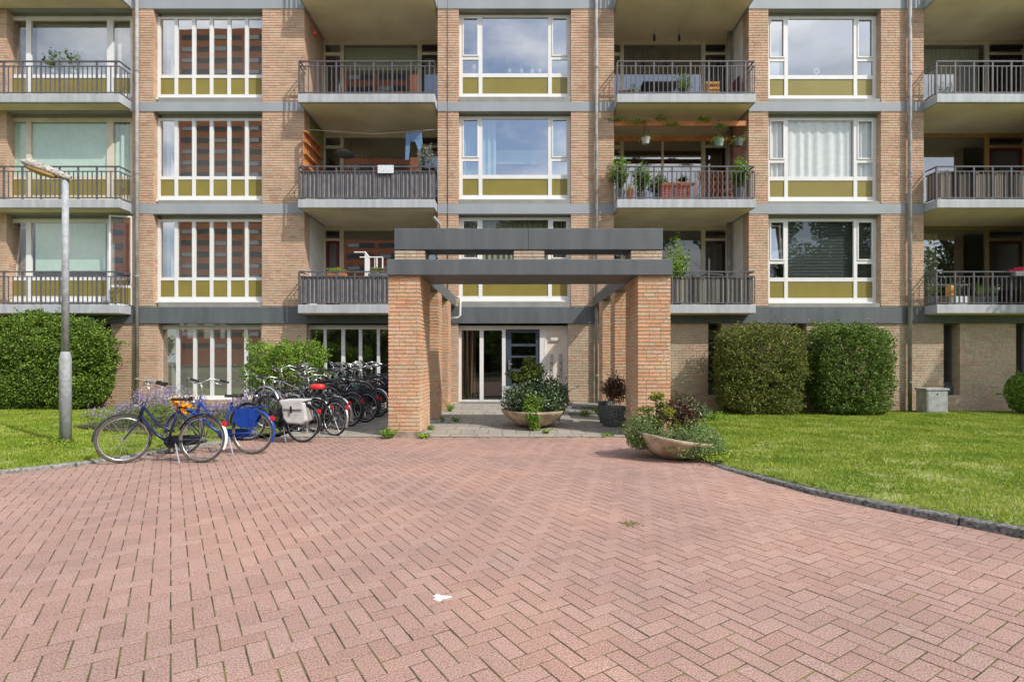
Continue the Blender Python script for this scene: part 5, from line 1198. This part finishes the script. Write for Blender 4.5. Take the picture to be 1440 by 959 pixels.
# window sill things
def sillplant(px, py, h, r, lab, seed, mat='leaf_mid', y=16.58, n=60, size=.03, nm='potted_plant'):
    x = X(px, y); zz = Z(py, y); root = empty(nm, (x, y, zz), lab, 'potted plant')
    MB().lathe([(0, 0), (.05, 0), (.065, .11), (.0, .11)], (x, y, zz), 12).build('pot', wpot, root); V, Fc = clump((x, y, zz+.1), r, h, n, size, mat, seed=seed); npmesh('foliage', V, Fc, mat, root)
sillplant(716, 103.5, .6, .12, 'tall spiky plant on the sill of the top centre window', 190, n=60, size=.045)
sillplant(733, 103.5, .2, .06, 'small cactus right of the spiky plant', 191); sillplant(748, 103.5, .25, .06, 'second small cactus on the top centre sill', 192); sillplant(759, 103.5, .28, .08, 'bushy cactus near the right of the top centre sill', 193)
for i, (px, h) in enumerate(((76, .75), (104, .8))): sillplant(px, 104, h, .35, 'left of two palms in the top left window' if i == 0 else 'right of two palms in the top left window', 200+i, 'leaf_mid', 16.52, 150, .07)
xx = X(667, 16.56); tag(MB().lathe([(0, 0), (.07, 0), (.1, .12), (.09, .25), (.05, .30), (0, .31)], (xx, 16.56, Z(104, 16.56)), 16).build('vase', cm('peach_vase', (.55, .38, .28), .5), org=(xx, 16.56, Z(104, 16.56)), smooth=True), 'peach coloured vase in the small left sash of the top centre window', 'vase')
xx = X(1148, 16.55); tag(MB().torus((xx, 16.55, Z(101, 16.55)), .07, .022, n=20).box(xx-.03, xx+.03, 16.53, 16.57, Z(106, 16.55), Z(103.5, 16.55)).build('ornament', 'white', org=(xx, 16.55, Z(105, 16.55)), smooth=True), 'white ring ornament on the sill of the top right window', 'ornament')

# ============================================================ across the street (seen in the windows, shades the right wall)
OB = empty('opposite_apartment_building', (-58, -113, 0), 'tall orange brick block with pale balcony bands mirrored in the stair windows', 'building')
MB().box(-88, -28, -120, -107, 0, 87).build('wall', 'brick_orange', OB)
m = MB(); wi = MB()
for k in range(28):
    zz = 3+k*2.95
    for q in range(7):
        a_ = -87+q*8.4; wi.box(a_+.4, a_+7.6, -107, -106.9, zz+1.5, zz+2.75)
        if (q*5+k) % 3: m.box(a_+.6, a_+3.6, -106.9, -106.8, zz+1.6, zz+2.6)
m.build('balcony_band', cm('pale_band', (.55, .52, .48)), OB); wi.build('window', cm('dark_pane', (.05, .06, .07), .2), OB)
def tree(c, hgt, rad, seed, label, n=9000, mat='leaf_mid'):
    root = empty('broadleaf_tree', c, label, 'tree', 'trees across the paving'); g = np.random.default_rng(seed)
    m = MB().tube([c, (c[0]+.1, c[1], c[2]+hgt*.4), (c[0], c[1]+.1, c[2]+hgt*.8)], [.22, .16, .06], 10)
    for i in range(8):
        a = g.uniform(0, 6.28); m.tube([(c[0], c[1], c[2]+hgt*(.35+.04*i)), (c[0]+math.cos(a)*rad*.7, c[1]+math.sin(a)*rad*.7, c[2]+hgt*(.5+.05*i))], [.09, .02], 6)
    m.build('trunk', 'twig', root)
    parts = []
    for i in range(9):
        q = (c[0]+g.uniform(-.6, .6)*rad, c[1]+g.uniform(-.6, .6)*rad, c[2]+hgt*g.uniform(.16, .9)); P, d = blobcloud(q, (rad*.5, rad*.5, rad*.42), n//9, 2, .3, .7, seed+i); parts.append(leaves(P, .11 if rad < 4 else .24))
    V, Fc = merge(parts); npmesh('crown', V, Fc, mat, root)
tree((20.5, 10.6, 0), 10.2, 3.0, 300, 'broadleaf tree on the lawn outside the right picture edge, shading the wall', 14000)
gh = np.random.default_rng(91); nP = 26000
P = np.stack([gh.uniform(-26, 48, nP), -31+gh.uniform(-1.2, 1.2, nP), gh.random(nP)**.8*5.5], 1); P[:, 2] *= 1+.12*np.sin(P[:, 0]*.9)
root = empty('reflection_hedge', (10, -31, 0), 'unseen hedge added behind the viewpoint to darken reflections in the entrance glass', 'hedge')  # hedge added out of view to darken what the entrance glass mirrors
V, Fc = leaves(P, .3); npmesh('foliage', V, Fc, 'leaf_mid', root)
MB().box(-26, 48, -31.6, -30.4, 0, 4.6).build('stem', 'twig', root)  # solid core that makes the added hedge opaque
for i, (x, y, h) in enumerate(((-7, -26, 17), (3, -22, 19), (13, -26, 18), (23, -22, 19), (33, -26, 20))):
    tree((x, y, 0), h, 6.2, 310+i*20, ('first', 'second', 'third', 'fourth', 'fifth')[i]+' broadleaf tree in the line behind the viewpoint, mirrored in windows', 20000)
